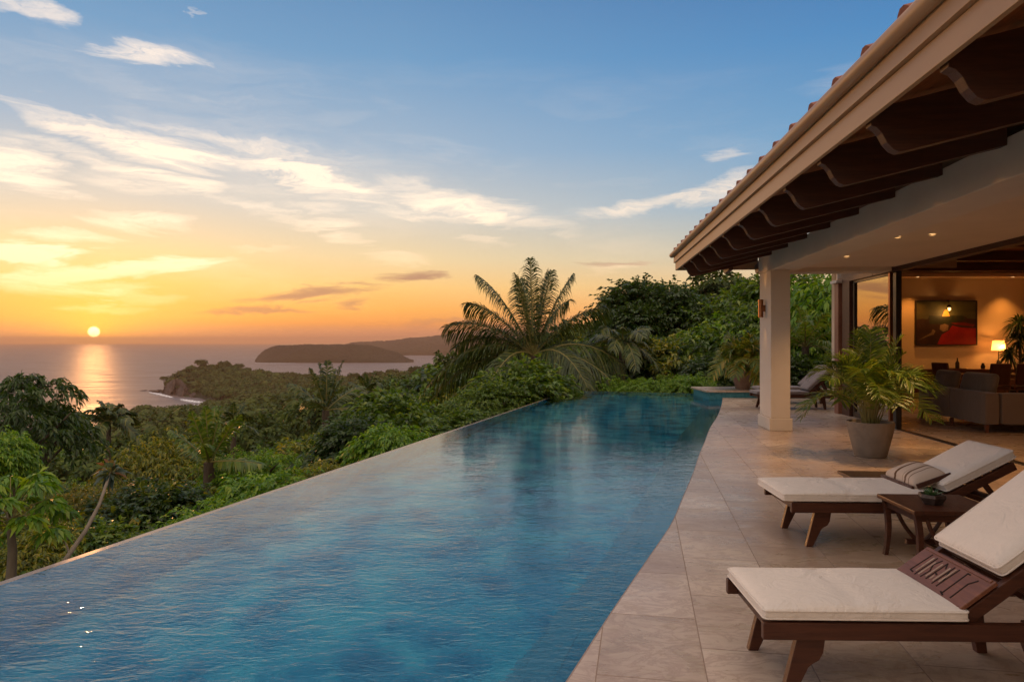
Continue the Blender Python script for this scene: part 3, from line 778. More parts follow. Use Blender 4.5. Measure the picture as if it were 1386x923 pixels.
bush('dense_tree', 'tall dark broad-crowned tree highest above the far end of the pool', T, 882, 374, 38, 3.1, 'dark2', 1.0, 'crown', 'trunk')
bush('dense_tree', 'lower dark tree at the coconut palm end of the tall group', T, 862, 408, 36, 1.9, 'dark1', 1.0, 'crown', 'trunk')
bush('dense_tree', 'wide dark tree filling the gap right of the tallest tree', T, 940, 402, 37, 2.9, 'dark2', 1.0, 'crown', 'trunk')
bush('dense_tree', 'mid green tree reaching up to the roof corner', T, 985, 374, 36, 2.8, 'broad2', 1.1, 'crown', 'trunk')
bush('dense_tree', 'leafy green tree below the roof corner, behind the small potted palm', T, 940, 440, 30, 2.2, 'broad1', 1.0, 'crown', 'trunk')
bush('dense_tree', 'green tree directly behind the small potted palm', T, 1000, 425, 29, 2.3, 'bright1', 1.2, 'crown', 'trunk')
bush('dense_tree', 'tall bushy tree seen between the white column and the timber post', T, 1090, 352, 33, 3.2, 'broad1', 1.2, 'crown', 'trunk')
bush('dense_tree', 'shadowy tree beside the white column above the rear loungers', T, 1055, 400, 30, 2.4, 'dark1', 1.2, 'crown', 'trunk')
bush('dense_tree', 'green tree close by the timber post above the big potted palm', T, 1140, 350, 28, 2.6, 'bright1', 1.5, 'crown', 'trunk')
bush('shrub', 'dark shrub under the trees between the ferns and the tallest tree', S, 890, 458, 29, 1.9, 'dark1', .9)
bush('shrub', 'dark clump under the trees behind the raised ledge', S, 970, 478, 26, 1.5, 'dark2', .8)
bush('shrub', 'shadowed shrub behind the rear loungers', S, 1075, 478, 22.6, 1.3, 'dark1', .9)
bush('shrub', 'shadowed leafy bush by the house end, behind the big potted palm', S, 1130, 468, 22, 1.3, 'broad2', 1.)
# --- papaya plant: pale stem and lobed leaves
def papaya():
    base = px2(14, 800, 6.4); r = thing('papaya_plant', 'papaya plant with big lobed bright leaves on a pale stem at the near pool corner', 'plant', base)
    rng = np.random.default_rng(8)
    m = MB(); H = .72
    m.tube([(0,0,-2.2),(0,0,0),(.02,0,H*.5),(-.01,0,H)], [.055,.045,.038,.025], 9); m.build('stem', palebark, r, smooth=True)
    sk = MB(); parts = []
    for i in range(17):
        a = 2.4*i; e = .0+1.1*(i/17); L = .34+.12*rng.random()
        d = np.array([math.cos(a)*math.cos(e), math.sin(a)*math.cos(e), math.sin(e)])
        s = np.array([0,0,H-.14+.14*i/17]); tip = s+d*L; sk.tube([tuple(s), tuple(s+d*L*.55+np.array([0,0,.03])), tuple(tip)], [.008,.006,.004], 5)
        out = nrm(d*np.array([1,1,.1])); sd = np.cross(out, [0,0,1.]); 
        n = 9; P = np.repeat(tip[None], n, 0); ang = np.linspace(-2.2, 2.2, n)
        D = np.cos(ang)[:,None]*out+np.sin(ang)[:,None]*sd; D[:,2] -= .08
        parts.append(sprays(rng, P, D, .11, 3, .11, .040, .35, .55))
    sk.build('leaf_stalks', stalk_m, r, smooth=True); V, Q = cat(parts); link_mesh('leaves', quads_mesh('leaves', V, Q, leaf_b), r)
papaya()
def leaning_stem():
    a = px2(84, 764, 7.0); b = px2(150, 640, 8.2)
    r = thing('leaning_sapling', 'thin bare leaning stem topped by a tuft of blue green and red leaves', 'plant', a)
    m = MB(); v = b-a
    m.tube([tuple(-v*.6+Vector((0,0,-.4))), (0,0,0), tuple(v*.35+Vector((.05,0,-.02))), tuple(v*.62+Vector((.06,0,0))), tuple(v*.85+Vector((.02,0,.0))), tuple(v)], [.03,.024,.021,.018,.016,.012], 8)
    m.tube([tuple(v*.12), tuple(v*.12+Vector((-.06,.02,.13)))], [.012,.004], 5)
    m.build('stem', palebark, r, smooth=True)
    rng = np.random.default_rng(3); n = 70
    d = nrm(rng.normal(0,1,(n,3))+np.array([0,0,.3])); P = np.array(v)[None]+d*rng.uniform(0,.09,(n,1))
    V, Q = leaves(rng, P, d, rng.uniform(.10,.20,n), .055, .25, .4)
    link_mesh('leaf_tuft', quads_mesh('leaf_tuft', V, Q, leaf_red), r)
leaning_stem()
# --- countless undergrowth on the near slopes (one mass) and the forest beyond
rng = np.random.default_rng(77)
def mini(seed, ns, K, rx=1., rz=.7, z0=.6, sL=.26, lL=.15, lW=.065, droop=.45, nc=12):
    r = np.random.default_rng(seed); cc, cr = crown_centers(r, nc, rx*.8, rz*.8, z0, .3, .5)
    P, D = clump_pts(r, cc, cr, ns); D = nrm(D+nrm(P-np.array([0,0,z0]))*.6+np.array([0,0,.2]))
    return sprays(r, P, D, sL, K, lL, lW, droop)
def scatter(name, protos, spots, mat, fmi=None, label=None):
    Vs, Qs, MI, k = [], [], [], 0
    for (x, y, z, s, h, a, pi) in spots:
        V, Q = protos[int(pi)]; c, sn = math.cos(a), math.sin(a)
        W = V*np.array([s,s,h]); W = np.stack([W[:,0]*c-W[:,1]*sn+x, W[:,0]*sn+W[:,1]*c+y, W[:,2]+z], 1)
        Vs.append(W.astype(np.float32)); Qs.append(Q+k); k += len(V)
        if fmi is not None: MI.append(np.full(len(Q), fmi(pi)))
    o = link_mesh(name, quads_mesh(name, np.concatenate(Vs), np.concatenate(Qs), mat, np.concatenate(MI) if MI else None))
    return tag(o, label, kind='stuff')

near_p = [mini(i, 260, 3) for i in (1,2,3,4,5)]+[mini(i, 90, 9, sL=.45, lL=.10, lW=.03) for i in (6,7,8)]
spots = []
def try_near(n, d0, d1, p0, p1, s0, s1, hh):
    for _ in range(n):
        d = math.exp(rng.uniform(math.log(d0), math.log(d1))); px = rng.uniform(p0, p1)
        x = (px-CX)/F*d
        s = rng.uniform(s0, s1)
        if x > edge_x(d)-s*.75-.15 and d < 24.3: continue
        z = float(ground(px, d)); h = hh(px, d)*rng.uniform(.75,1.05)
        spots.append((x, d, z+h*.25-.0*s, s, h*.62, rng.uniform(0,6.3), rng.integers(0,8)))
try_near(420, 5.2, 14, -250, 620, .6, 1.0, lambda p,d: 2.6)
try_near(520, 12, 34, -200, 800, .9, 1.5, lambda p,d: 3.2)
try_near(330, 30, 75, -150, 850, 1.5, 2.4, lambda p,d: 4.2)
try_near(330, 5.2, 60, -900, -180, .8, 1.9, lambda p,d: 3.0)
try_near(120, 28, 46, 740, 1180, 1.2, 2.0, lambda p,d: 3.4)
scatter('undergrowth', near_p, spots, [leaf_a, leaf_c, leaf_b, leaf_d, leaf_e], lambda p: [0,1,0,3,1,2,0,3][int(p)], 'tangled tropical undergrowth covering the slope below the pool')
mid_p = [mini(i, 230, 2, rz=.6, sL=.22, lL=.16, lW=.09, nc=14) for i in (11,12,13,14)]
rb = np.random.default_rng(4)
far_p = []
for i in range(5):
    q = mini(20+i, 60, 1, rz=.55, sL=.2, lL=.34, lW=.24, nc=9)
    far_p.append(cat([q, blob(rb, (0,0,.55), .72)]))
mid_p = [cat([q, blob(rb, (0,0,.5), .62)]) for q in mid_p]
spots = []
for _ in range(1500):
    d = math.sqrt(rng.uniform(62**2, 260**2)); px = rng.uniform(-150, 1000); z = float(ground(px, d))
    if z < -59: continue
    s = rng.uniform(2.4, 4.6); spots.append(((px-CX)/F*d, d, z+rng.uniform(.5,2.5), s, s*rng.uniform(.9,1.3), rng.uniform(0,6.3), rng.integers(0,4)))
scatter('valley_forest', mid_p, spots, [leaf_c, leaf_a, far_leaf], lambda p: [0,2,1,2][int(p)], 'treetops of the wooded valley below')
spots = []
for _ in range(9000):
    d = math.sqrt(rng.uniform(240**2, 950**2)); px = rng.uniform(-100, 900); z = float(ground(px, d))
    if z < -58.5: continue
    s = rng.uniform(3.6, 7.0); spots.append(((px-CX)/F*d, d, z+rng.uniform(.5,3), s, s*rng.uniform(.75,1.15), rng.uniform(0,6.3), rng.integers(0,5)))
print('far trees', len(spots))
scatter('coastal_forest', far_p, spots, far_leaf, None, 'continuous forest canopy running down to the bay and over the cape')
# umbrella trees one can tell apart on the cape's crest
um = crown_mesh('umbrella_crown', 41, far_leaf, 22, 420, 2, .2, .17, .10, rx=1., rz=.28, z0=.9, r0=.16, r1=.28)
g0 = 'umbrella trees along the crest of the cape'
for i, (px, py, d, s) in enumerate([(222,511,840,5),(273,489,880,8.5),(304,491,880,9),(323,494,880,7),(335,499,885,5),(347,502,880,5),(390,506,860,10),(412,508,850,7),(478,507,790,8),(497,506,770,7),(512,504,760,7),(532,502,740,8),(562,498,700,7)]):
    p = px2(px, py, d)
    r = thing('umbrella_tree', 'flat-topped umbrella tree standing out on the crest of the cape', 'tree', (p.x, p.y, p.z-s*1.25), i*1.3, g0); r.scale = (s, s, s*1.1)
    link_mesh('crown', um, r); link_mesh('trunk', limb_mesh('um', 3, h=1.2, r=.07, rz=.1), r)
# rocks and surf of the cape
rk = [(213,528.5,845,5.5,3,'lone sea rock at the very tip of the cape'),(206,529,860,3,1.6,'small outermost rock awash off the cape'),(195,529,870,4,.9,'flat rock barely above water farthest off the cape')]
for px, py, d, s, h, lb in rk:
    bm = bmesh.new(); bmesh.ops.create_icosphere(bm, subdivisions=3, radius=1)
    rr = random.Random(px)
    for v in bm.verts:
        n = v.co.normalized(); v.co = n*(1+.22*math.sin(n.x*5+px)+.18*math.cos(n.y*6-n.z*4)+rr.uniform(-.06,.06)); v.co.x *= s; v.co.y *= s; v.co.z *= h
    me = bpy.data.meshes.new('sea_rock'); bm.to_mesh(me); bm.free(); me.materials.append(rock_m)
    x = (px-CX)/F*d; tag(link_mesh('sea_rock', me, None, (x, d, SEA)), lb, 'rock')
# bare cliff at the cape's nose
V = []; rgc = np.random.default_rng(9); npx = 60; nz_ = 14
for i in range(npx):
    u = i/(npx-1); px = 217+u*42; d = 822-u*60+8*math.sin(u*17)
    for k in range(nz_):
        v = k/(nz_-1); hgt = (6+13*math.sin(math.pi*min(u*1.1+.08,1)))
        V.append(((px-CX)/F*d+rgc.uniform(-1,1), d+v*12+rgc.uniform(-1.6,1.6), SEA-1+hgt*v))
ii = (np.arange(npx-1)[:,None]*nz_+np.arange(nz_-1)[None,:]).ravel()
tag(link_mesh('sea_cliff', quads_mesh('sea_cliff', np.array(V), np.stack([ii,ii+nz_,ii+nz_+1,ii+1],1), rock_m)), kind='structure')
def foam(pts, wdt, seed, name='surf'):
    rg = np.random.default_rng(seed); V = []; n = 90
    P = np.array([((p[0]-CX)/F*p[2], p[2]) for p in pts]); s = np.linspace(0, len(P)-1, n)
    xs = np.interp(s, range(len(P)), P[:,0]); ys = np.interp(s, range(len(P)), P[:,1])
    for i in range(n):
        e = math.sin(math.pi*i/(n-1))**.5*wdt*1.25*(.55+.45*math.sin(i*.7+seed)+rg.uniform(-.25,.25))
        V += [(xs[i], ys[i]-e, SEA+.15), (xs[i], ys[i]+e*.6, SEA+.35)]
    ii = np.arange(n-1)*2
    return np.array(V), np.stack([ii,ii+2,ii+3,ii+1],1)
parts = [foam([(202,0,842),(216,0,812),(235,0,760)], 7, 1), foam([(244,0,742),(262,0,715),(285,0,690)], 9, 2), foam([(272,0,700),(290,0,668),(306,0,618)], 20, 3), foam([(262,0,680),(284,0,640),(300,0,600)], 6, 4), foam([(345,0,1960),(370,0,1950),(400,0,1945)], 6, 5)]
tag(link_mesh('surf', quads_mesh('surf', *cat(parts), foam_m)), 'white surf breaking along the bay shore', kind='stuff')
# ------------------------------------------------------------------ pool and terrace
WZ = -.05
curve = [(-3.6,-6.5),(-2.2,-3.0),(-.9,.45),(-.1,2.4),(.30,3.4),(.61,4.19),(1.02,5.2),(1.42,6.2),(1.78,7.26),(2.2,8.5),(2.65,9.9),(3.15,11.4),(3.7,13.06),(4.4,15.0),(5.2,17.4),(5.95,19.8)]
def smooth_curve(p, n=5):
    out = []
    for i in range(len(p)-1):
        a, b, c, d = p[max(i-1,0)], p[i], p[i+1], p[min(i+2,len(p)-1)]
        for k in range(n):
            t_ = k/n
            out.append(tuple(.5*((2*b[j])+(c[j]-a[j])*t_+(2*a[j]-5*b[j]+4*c[j]-d[j])*t_**2+(3*b[j]-a[j]-3*c[j]+d[j])*t_**3) for j in (0,1)))
    return out+[p[-1]]
edge = smooth_curve(curve)
LEDGE_Y = 19.8
pool_poly = edge+[(5.52,19.86),(5.68,22.12),(2.0,23.4),(edge_x(4.75),4.75),(edge_x(-6.5),-6.5)]
def offset_in(pts, o):   # towards the water
    out = []
    for i, p in enumerate(pts):
        a = pts[max(i-1,0)]; b = pts[min(i+1,len(pts)-1)]
        dx, dy = b[0]-a[0], b[1]-a[1]; l = math.hypot(dx, dy); out.append((p[0]-dy/l*o, p[1]+dx/l*o))
    return out
def ngon(mb, poly, z):
    mb.add([(x,y,z) for x,y in poly], [tuple(range(len(poly)))])
def build_tri(name, poly, z0, z1, mat, kind='structure', sides=True):
    bm = bmesh.new()
    top = [bm.verts.new((x,y,z1)) for x,y in poly]
    f = bm.faces.new(top); 
    if f.normal.z < 0 or True:
        bm.normal_update()
        if f.normal.z < 0: f.normal_flip()
    if sides:
        bot = [bm.verts.new((x,y,z0)) for x,y in poly]; n = len(poly)
        for i in range(n): bm.faces.new((top[i], top[(i+1)%n], bot[(i+1)%n], bot[i]))
    bmesh.ops.triangulate(bm, faces=[f], ngon_method='EAR_CLIP')
    bmesh.ops.recalc_face_normals(bm, faces=bm.faces) if sides else None
    me = bpy.data.meshes.new(name); bm.to_mesh(me); bm.free(); me.materials.append(mat)
    o = link_mesh(name, me)
    return tag(o, kind=kind)
deck_poly = edge+[(9.2,19.5),(9.4,21.6),(20,21.6),(20,-6.5)]
deck = build_tri('terrace', deck_poly, -1.2, 0.0, stone)
# coping nose along the water
m = MB(); inn = offset_in(edge, .012)
for i in range(len(edge)-1):
    a, b, c, d = edge[i], edge[i+1], inn[i+1], inn[i]
    m.add([(a[0],a[1],-.002),(b[0],b[1],-.002),(c[0],c[1],-.006),(d[0],d[1],-.006),(a[0],a[1],-.045),(b[0],b[1],-.045),(c[0],c[1],-.04),(d[0],d[1],-.04)], [(0,1,2,3),(3,2,6,7),(7,6,5,4)])
coping_m = rough_mat('coping_stone', (.20,.145,.11), (.28,.20,.155), 3, .5, .3, 40, .003)
tag(m.build('pool_coping', coping_m), kind='structure')
water = build_tri('pool_water', pool_poly, 0, WZ, water_m, sides=False)
# basin: steps along the terrace side, floor and walls
fl = -1.35
m = MB()
st_off = [0, .18, .35, .52]; st_z = [-.20, -.42, -.64]
for s_ in range(3):
    o0 = offset_in(edge, st_off[s_]-.0); o1 = offset_in(edge, st_off[s_+1])
    for i in range(len(edge)-1):
        a, b, c, d = o0[i], o0[i+1], o1[i+1], o1[i]
        zt = st_z[s_]; zb = st_z[s_+1] if s_ < 2 else fl
        m.add([(a[0],a[1],zt),(b[0],b[1],zt),(c[0],c[1],zt),(d[0],d[1],zt),(c[0],c[1],zb),(d[0],d[1],zb)], [(0,1,2,3),(3,2,4,5)])
tag(m.build('pool_steps', step_m), kind='structure')
inner = pool_poly
m = MB()
n = len(inner)
L0 = len(edge)
# walls with the infinity edge a hair below the water
for i in range(n):
    a, b = inner[i], inner[(i+1)%n]
    m.add([(a[0],a[1],WZ-.006 if i >= L0-1 else -.05),(b[0],b[1],WZ-.006 if i >= L0-1 else -.05),(b[0],b[1],fl-.1),(a[0],a[1],fl-.1)], [(0,1,2,3)])
o = m.build('pool_walls', shell_m); tag(o, kind='structure')
fo = build_tri('pool_floor', pool_poly, 0, fl, shell_m, sides=False)
# outer retaining wall of the infinity edge
m = MB()
A = (edge_x(-6.5), -6.5); B_ = (2.0,23.4); C_ = (5.68,22.12); D_ = (5.75,22.9)
def wallseg(a, b, th, z0, z1):
    dx, dy = b[0]-a[0], b[1]-a[1]; l = math.hypot(dx,dy); nx_, ny_ = -dy/l*th, dx/l*th
    m.add([(a[0],a[1],z0),(b[0],b[1],z0),(b[0]+nx_,b[1]+ny_,z0),(a[0]+nx_,a[1]+ny_,z0),(a[0],a[1],z1),(b[0],b[1],z1),(b[0]+nx_,b[1]+ny_,z1),(a[0]+nx_,a[1]+ny_,z1)], [(0,3,2,1),(4,5,6,7),(0,1,5,4),(1,2,6,5),(2,3,7,6),(3,0,4,7)])
wallseg((A[0]-.003,A[1]), (B_[0]-.003,B_[1]+.003), .07, -4.2, WZ-.004)
wallseg((B_[0],B_[1]+.004), (C_[0],C_[1]+.004), .07, -4.2, WZ-.004)
rim_m = rough_mat('wet_stone_rim', (.16,.12,.09), (.26,.19,.14), 6, .25, .2, 40, .002)
tag(m.build('infinity_edge', rim_m), kind='structure')
# raised ledge at the far end carrying the pot
m = MB(); m.box((7.42,20.66,-.6), (3.72,1.66,1.5)); lo = m.build('ledge_wall', mosaic_m)
m = MB(); m.box((7.40,20.66,.175), (3.84,1.76,.05)); lc = m.build('cap', stone, bevel=.008)
lr = thing('raised_ledge', 'low raised stone ledge with blue mosaic face at the far end of the pool', 'ledge', (7.4,20.6,0)); keep(lo, lr); keep(lc, lr)
# low bronze rail line behind the rear loungers
# ------------------------------------------------------------------ villa
TH = math.atan(.105); O = Vector((4.63,12.56,0))
HM = Matrix.Translation(O) @ Matrix.Rotation(-TH, 4, 'Z')
villa = thing('villa', 'open-sided white villa wing with deep timber eave over the terrace', 'house', O, -TH)
def part(mb, name, mat, parent=None, **kw):
    return mb.build(name, mat, parent or villa, **kw)
def hb(name, c, d, mat, parent=None, bevel=.006, **kw):
    m = MB(); m.box(c, d); return part(m, name, mat, parent, bevel=bevel, **kw)
# column and its plinth
col = hb('column', (.17,.40,1.435+.11), (.34,.80,2.65), plaster, bevel=.012)
hb('column_base', (.17,.40,.11), (.40,.87,.22), plaster, col, bevel=.012)
YN, YF = -17., .90
hb('beam', (.25,(YN+YF)/2,3.035), (.50,YF-YN,.33), plaster, bevel=.01)
hb('end_beam', (1.37,.66,3.035), (1.73,.48,.33), plaster, bevel=.01)
# far column out of frame, behind the viewer, carries the beam
hb('column', (.17,-16.4,1.435), (.34,.80,2.87), plaster, bevel=.012)
hb('soffit', (1.42,(YN+.42)/2,2.975), (1.80,.42-YN,.06), plaster_in, bevel=0)
# eave: fascia, gutter
FX = -1.44; RY1 = 1.75
hb('fascia', (FX,(YN+RY1)/2,1.6+1.45+.075), (.035,RY1-YN,.15), fascia_m, bevel=.004)
hb('fascia_board', (FX-.03,(YN+RY1)/2-.0,1.6+1.45+.215), (.045,RY1-YN+.02,.125), fascia_m, bevel=.004)
m = MB(); m.tube([(FX-.085,YN,3.362),(FX-.085,RY1+.03,3.362)], .052, 16); part(m, 'gutter', fascia_m, smooth=True)
hb('tile_batten', (FX+.0,(YN+RY1)/2,3.36), (.05,RY1-YN-.01,.07), fascia_m, bevel=.002)
# end eave fascia
hb('end_fascia', ((FX+4.0)/2,RY1,1.6+1.45+.09), (4.0-FX,.035,.18), fascia_m, bevel=.004)
# rafters with shaped tails
m = MB()
def rafter_poly(x1, tail=0.0):
    x0 = FX+.03; s = .235
    zt = lambda x: 3.16+(x-FX)*s
    zb = lambda x: 2.84+(x-FX-.18)*s
    p = [(x0, zt(x0)-.03), (x0, 3.03), (x0+.035, 3.015), (x0+.07, 2.975), (x0+.10, 2.915), (x0+.14, 2.868), (x0+.18, 2.85), (x0+.215, 2.855)]
    return p+[(x1, zb(x1)), (x1, zt(x1)-.03)]
rp = MB(); rp.prism(rafter_poly(-.005), -.045, .045)
r0 = rp.build('rafter', darkwood, villa, bevel=.003)
# near ones run at one metre steps
ys = [-9.05+i*1.0 for i in range(-7, 11)]
for i, y in enumerate(ys):
    o = r0 if i == 0 else r0.copy()
    if i: C.objects.link(o); o.parent = villa
    o.location = (0, y, 0)
# rafters of the far end, seen end on beyond the column
re = None
for i in range(7):
    xx = FX+.35+i*.62
    q = MB(); x0 = 0; q.prism([(0.02,3.06),(.06,3.03),(.10,2.98),(.16,2.95),(.62,2.99),(.62,3.2),(0.02,3.12)], -.04, .04)
    if re is None: re = q.build('rafter', darkwood, villa, bevel=.003); oo = re
    else: oo = re.copy(); C.objects.link(oo); oo.parent = villa
    oo.location = (xx, RY1-.02, 0); oo.rotation_euler = (0,0,R(-90))
m = MB(); s = .235   # roof deck: boards seen from below, clay tiles above
def slope(x0, x1, y0, y1, z, th):
    m.add([(x0,y0,z(x0)),(x1,y0,z(x1)),(x1,y1,z(x1)),(x0,y1,z(x0)),(x0,y0,z(x0)+th),(x1,y0,z(x1)+th),(x1,y1,z(x1)+th),(x0,y1,z(x0)+th)], [(0,3,2,1),(4,5,6,7),(0,1,5,4),(1,2,6,5),(2,3,7,6),(3,0,4,7)])
slope(FX+.02, 7.5, YN, RY1+.02, lambda x: 3.17+(x-FX)*s, .03)
part(m, 'roof_boards', redwood)
m = MB(); x = FX+.3
slope(FX-.02, 7.6, YN, RY1+.06, lambda x: 3.335+(x-FX)*s, .05)
y = YN
k = 0
while y < RY1+.05:   # barrel tiles
    pts = []
    x0, x1 = FX-.035, 7.6
    z0 = 3.425+(x0-FX)*s; z1 = 3.425+(x1-FX)*s
    m.tube([(x0,y,z0),(x1,y,z1)], [.098,.098], 12)
    y += .275 if False else .55
    k += 1
roof = part(m, 'tiled_roof', tile_m, smooth=True)
m = MB()
slope(2.1, 16.6, 1.85, 9.0, lambda x: 3.9+min(x,7.5)*.05, .12); part(m, 'rear_roof', tile_m)
m = MB(); m.add([(7.5,YN,5.27),(17,YN,3.7),(17,9,3.7),(7.5,9,5.27)], [(0,1,2,3)]); part(m, 'far_slope', tile_m)
# door line
DX = 2.36
hb('header', (DX,(YN+1.4)/2,2.93), (.16,1.4-YN,.12), darkwood)
hb('header', (DX,2.36,2.93), (.16,1.90,.12), darkwood)
hb('header_wall', (DX+.02,(YN+3.2)/2,3.4), (.10,3.2-YN,.80), darkwood)
hb('door_post', (DX,.49,1.435), (.10,.13,2.87), black_metal)
hb('door_stile', (DX-.03,.70,1.435), (.06,.07,2.87), bronze)
hb('threshold_track', (DX,-8.2,.004), (.13,17.2,.010), black_metal, bevel=0)
# glass panels, fixed beyond the opening
gm, t, out = newmat('coated_glass')
g1 = t.add('ShaderNodeBsdfGlossy'); g1.inputs['Roughness'].default_value = .01; g1.inputs[0].default_value = (.95,.82,.66,1)
g2 = t.add('ShaderNodeBsdfTransparent'); g2.inputs[0].default_value = (.55,.5,.42,1)
fr = t.add('ShaderNodeFresnel'); fr.inputs[0].default_value = 2.4
mx = t.add('ShaderNodeMixShader'); t.put(mx.inputs[0], t.math('MULTIPLY_ADD', fr.outputs[0], .9, .28, True)); t.l.new(g2.outputs[0], mx.inputs[1]); t.l.new(g1.outputs[0], mx.inputs[2]); t.l.new(mx.outputs[0], out.inputs[0])
gp = hb('glass_door', (DX,1.62,1.44), (.012,1.70,2.80), gm, bevel=0)
hb('door_rail', (DX,1.62,2.845), (.06,1.86,.05), black_metal, gp); hb('door_rail', (DX,1.62,.06), (.06,1.86,.10), black_metal, gp)
hb('door_stile', (DX,2.51,1.435), (.07,.08,2.77), black_metal, gp)
hb('door_frame', (DX-.01,2.80,1.435), (.16,.42,2.87), darkwood)
hb('timber_post', (DX-.02,3.22,1.435), (.24,.24,2.87), rough_mat('stained_post', (.20,.08,.045), (.30,.13,.075), 3, .5, .3, 40, .003))
hb('post_capital', (DX-.02,3.24,2.90), (.36,.40,.06), plaster)
# room shell (place coordinates)
def wb(name, c, d, mat, parent=None, bevel=0, **kw):
    m = MB(); m.box(c, d); return keep(m.build(name, mat, bevel=bevel), parent or villa)
wb('back_wall', (14.2,20.1,1.8), (10.0,.2,3.6), plaster_in)
m = MB()
def wall2(a, b, z0, z1, th=.14):
    dx, dy = b[0]-a[0], b[1]-a[1]; l = math.hypot(dx,dy)
    m.box(((a[0]+b[0])/2,(a[1]+b[1])/2,(z0+z1)/2), (l,th,z1-z0), rz=math.atan2(dy,dx))
wall2((7.52,16.05), (9.3,20.0), 0, 3.6); keep(m.build('end_wall', plaster_in), villa)
wb('side_wall', (19.1,7.,1.8), (.2,27,3.6), plaster_in)
m = MB(); wall2((2.5,-5.5),(19,-5.9),0,3.6); keep(m.build('near_wall', plaster_in), villa)
m = MB(); m.slab([(7.3,16.1),(9.2,20.05),(19.1,20.05),(19.1,-5.8),(5.0,-5.0)], 3.60, 3.66); keep(m.build('room_ceiling', redwood), villa)
wb('ceiling_cove', (14.1,19.70,3.43), (9.7,.60,.10), plaster_in)
bb = None
for i in range(9):
    yy = 17.9-i*2.3; x0_ = 7.2 if yy > 15 else 7.0+.105*(yy-13)+.25
    q = MB(); q.box((0,0,0), (19.0-x0_-(1.3 if yy > 17 else 0),.16,.22)); b_ = q.build('ceiling_beam', darkwood, bevel=.006); b_.location = ((19.0+x0_+(1.3 if yy > 17 else 0))/2, yy, 3.485); keep(b_, villa)
# lamps let into the ceilings
lamp_e = emit_mat('warm_lamp_glass', (1.,.60,.26), 2.2)
def downlight(loc, power, parent=villa, size=1.9, col=(1.,.56,.24)):
    m = MB(); m.lathe([(.0,-.002),(.035,-.002),(.036,.004)], 18, loc); gl = keep(m.build('downlight', lamp_e), parent)
    m = MB(); m.lathe([(.036,.0),(.052,.0),(.052,-.008),(.037,-.010),(.036,0)], 18, loc); keep(m.build('ring', plaster_in, smooth=True), parent)
    if power:
        l = bpy.data.lights.new('downlight_lamp', 'SPOT'); l.energy = power; l.spot_size = size; l.spot_blend = .8; l.color = col; l.shadow_soft_size = .04
        ob = bpy.data.objects.new('downlight_lamp', l); C.objects.link(ob); ob.location = (loc[0], loc[1], loc[2]-.02)
def porch(px, py, z=2.94):
    d = (z-EYE)*F/(CY-py); return ((px-CX)/F*d, d, z)
for p in ((1215,321.5),(1262,318),(1146,348)): downlight(porch(*p), 80 if p[0] != 1262 else 65)
for xx, pw in ((11.3,60),(13.95,60),(16.6,60)): downlight((xx,19.55,3.375), pw, size=1.5, col=(1.,.36,.06))
# warm ceiling lamps deeper in the room, seen as glow on floor and wall
for (x_, y_, pw) in ((12.,17.2,70),(16.,17.2,70),(12.5,13.5,60),(10.,9.5,60),(10.,5.,60)):
    downlight((x_,y_,3.59), pw, size=2.6, col=(1.,.45,.12))
# wall sconce on the column
sc = HM @ Vector((-.075,.40,2.20))
sr = thing('wall_sconce', 'copper cylinder wall light on the outer face of the white column', 'wall lamp', sc, -TH)
m = MB(); m.lathe([(.034,-.16),(.045,-.165),(.045,.165),(.034,.16),(.034,-.16)], 20); m.build('shade', bronze, sr, smooth=True)
m = MB(); m.box((.052,0,0), (.05,.07,.12)); m.build('bracket', bronze, sr, bevel=.004)
m = MB(); m.lathe([(0,.02),(.02,.02),(.02,-.02),(0,-.02)], 12); m.build('bulb', lamp_e, sr)
for sgn in (-1,1):
    l = bpy.data.lights.new('sconce_lamp', 'SPOT'); l.energy = 5; l.spot_size = 1.3; l.spot_blend = .7; l.color = (1.,.52,.2); l.shadow_soft_size = .02
    ob = bpy.data.objects.new('sconce_lamp', l); C.objects.link(ob); ob.location = sc+Vector((-.0,0,sgn*.17)); ob.rotation_euler = (0 if sgn < 0 else math.pi, 0.28 if sgn < 0 else -.28, 0)
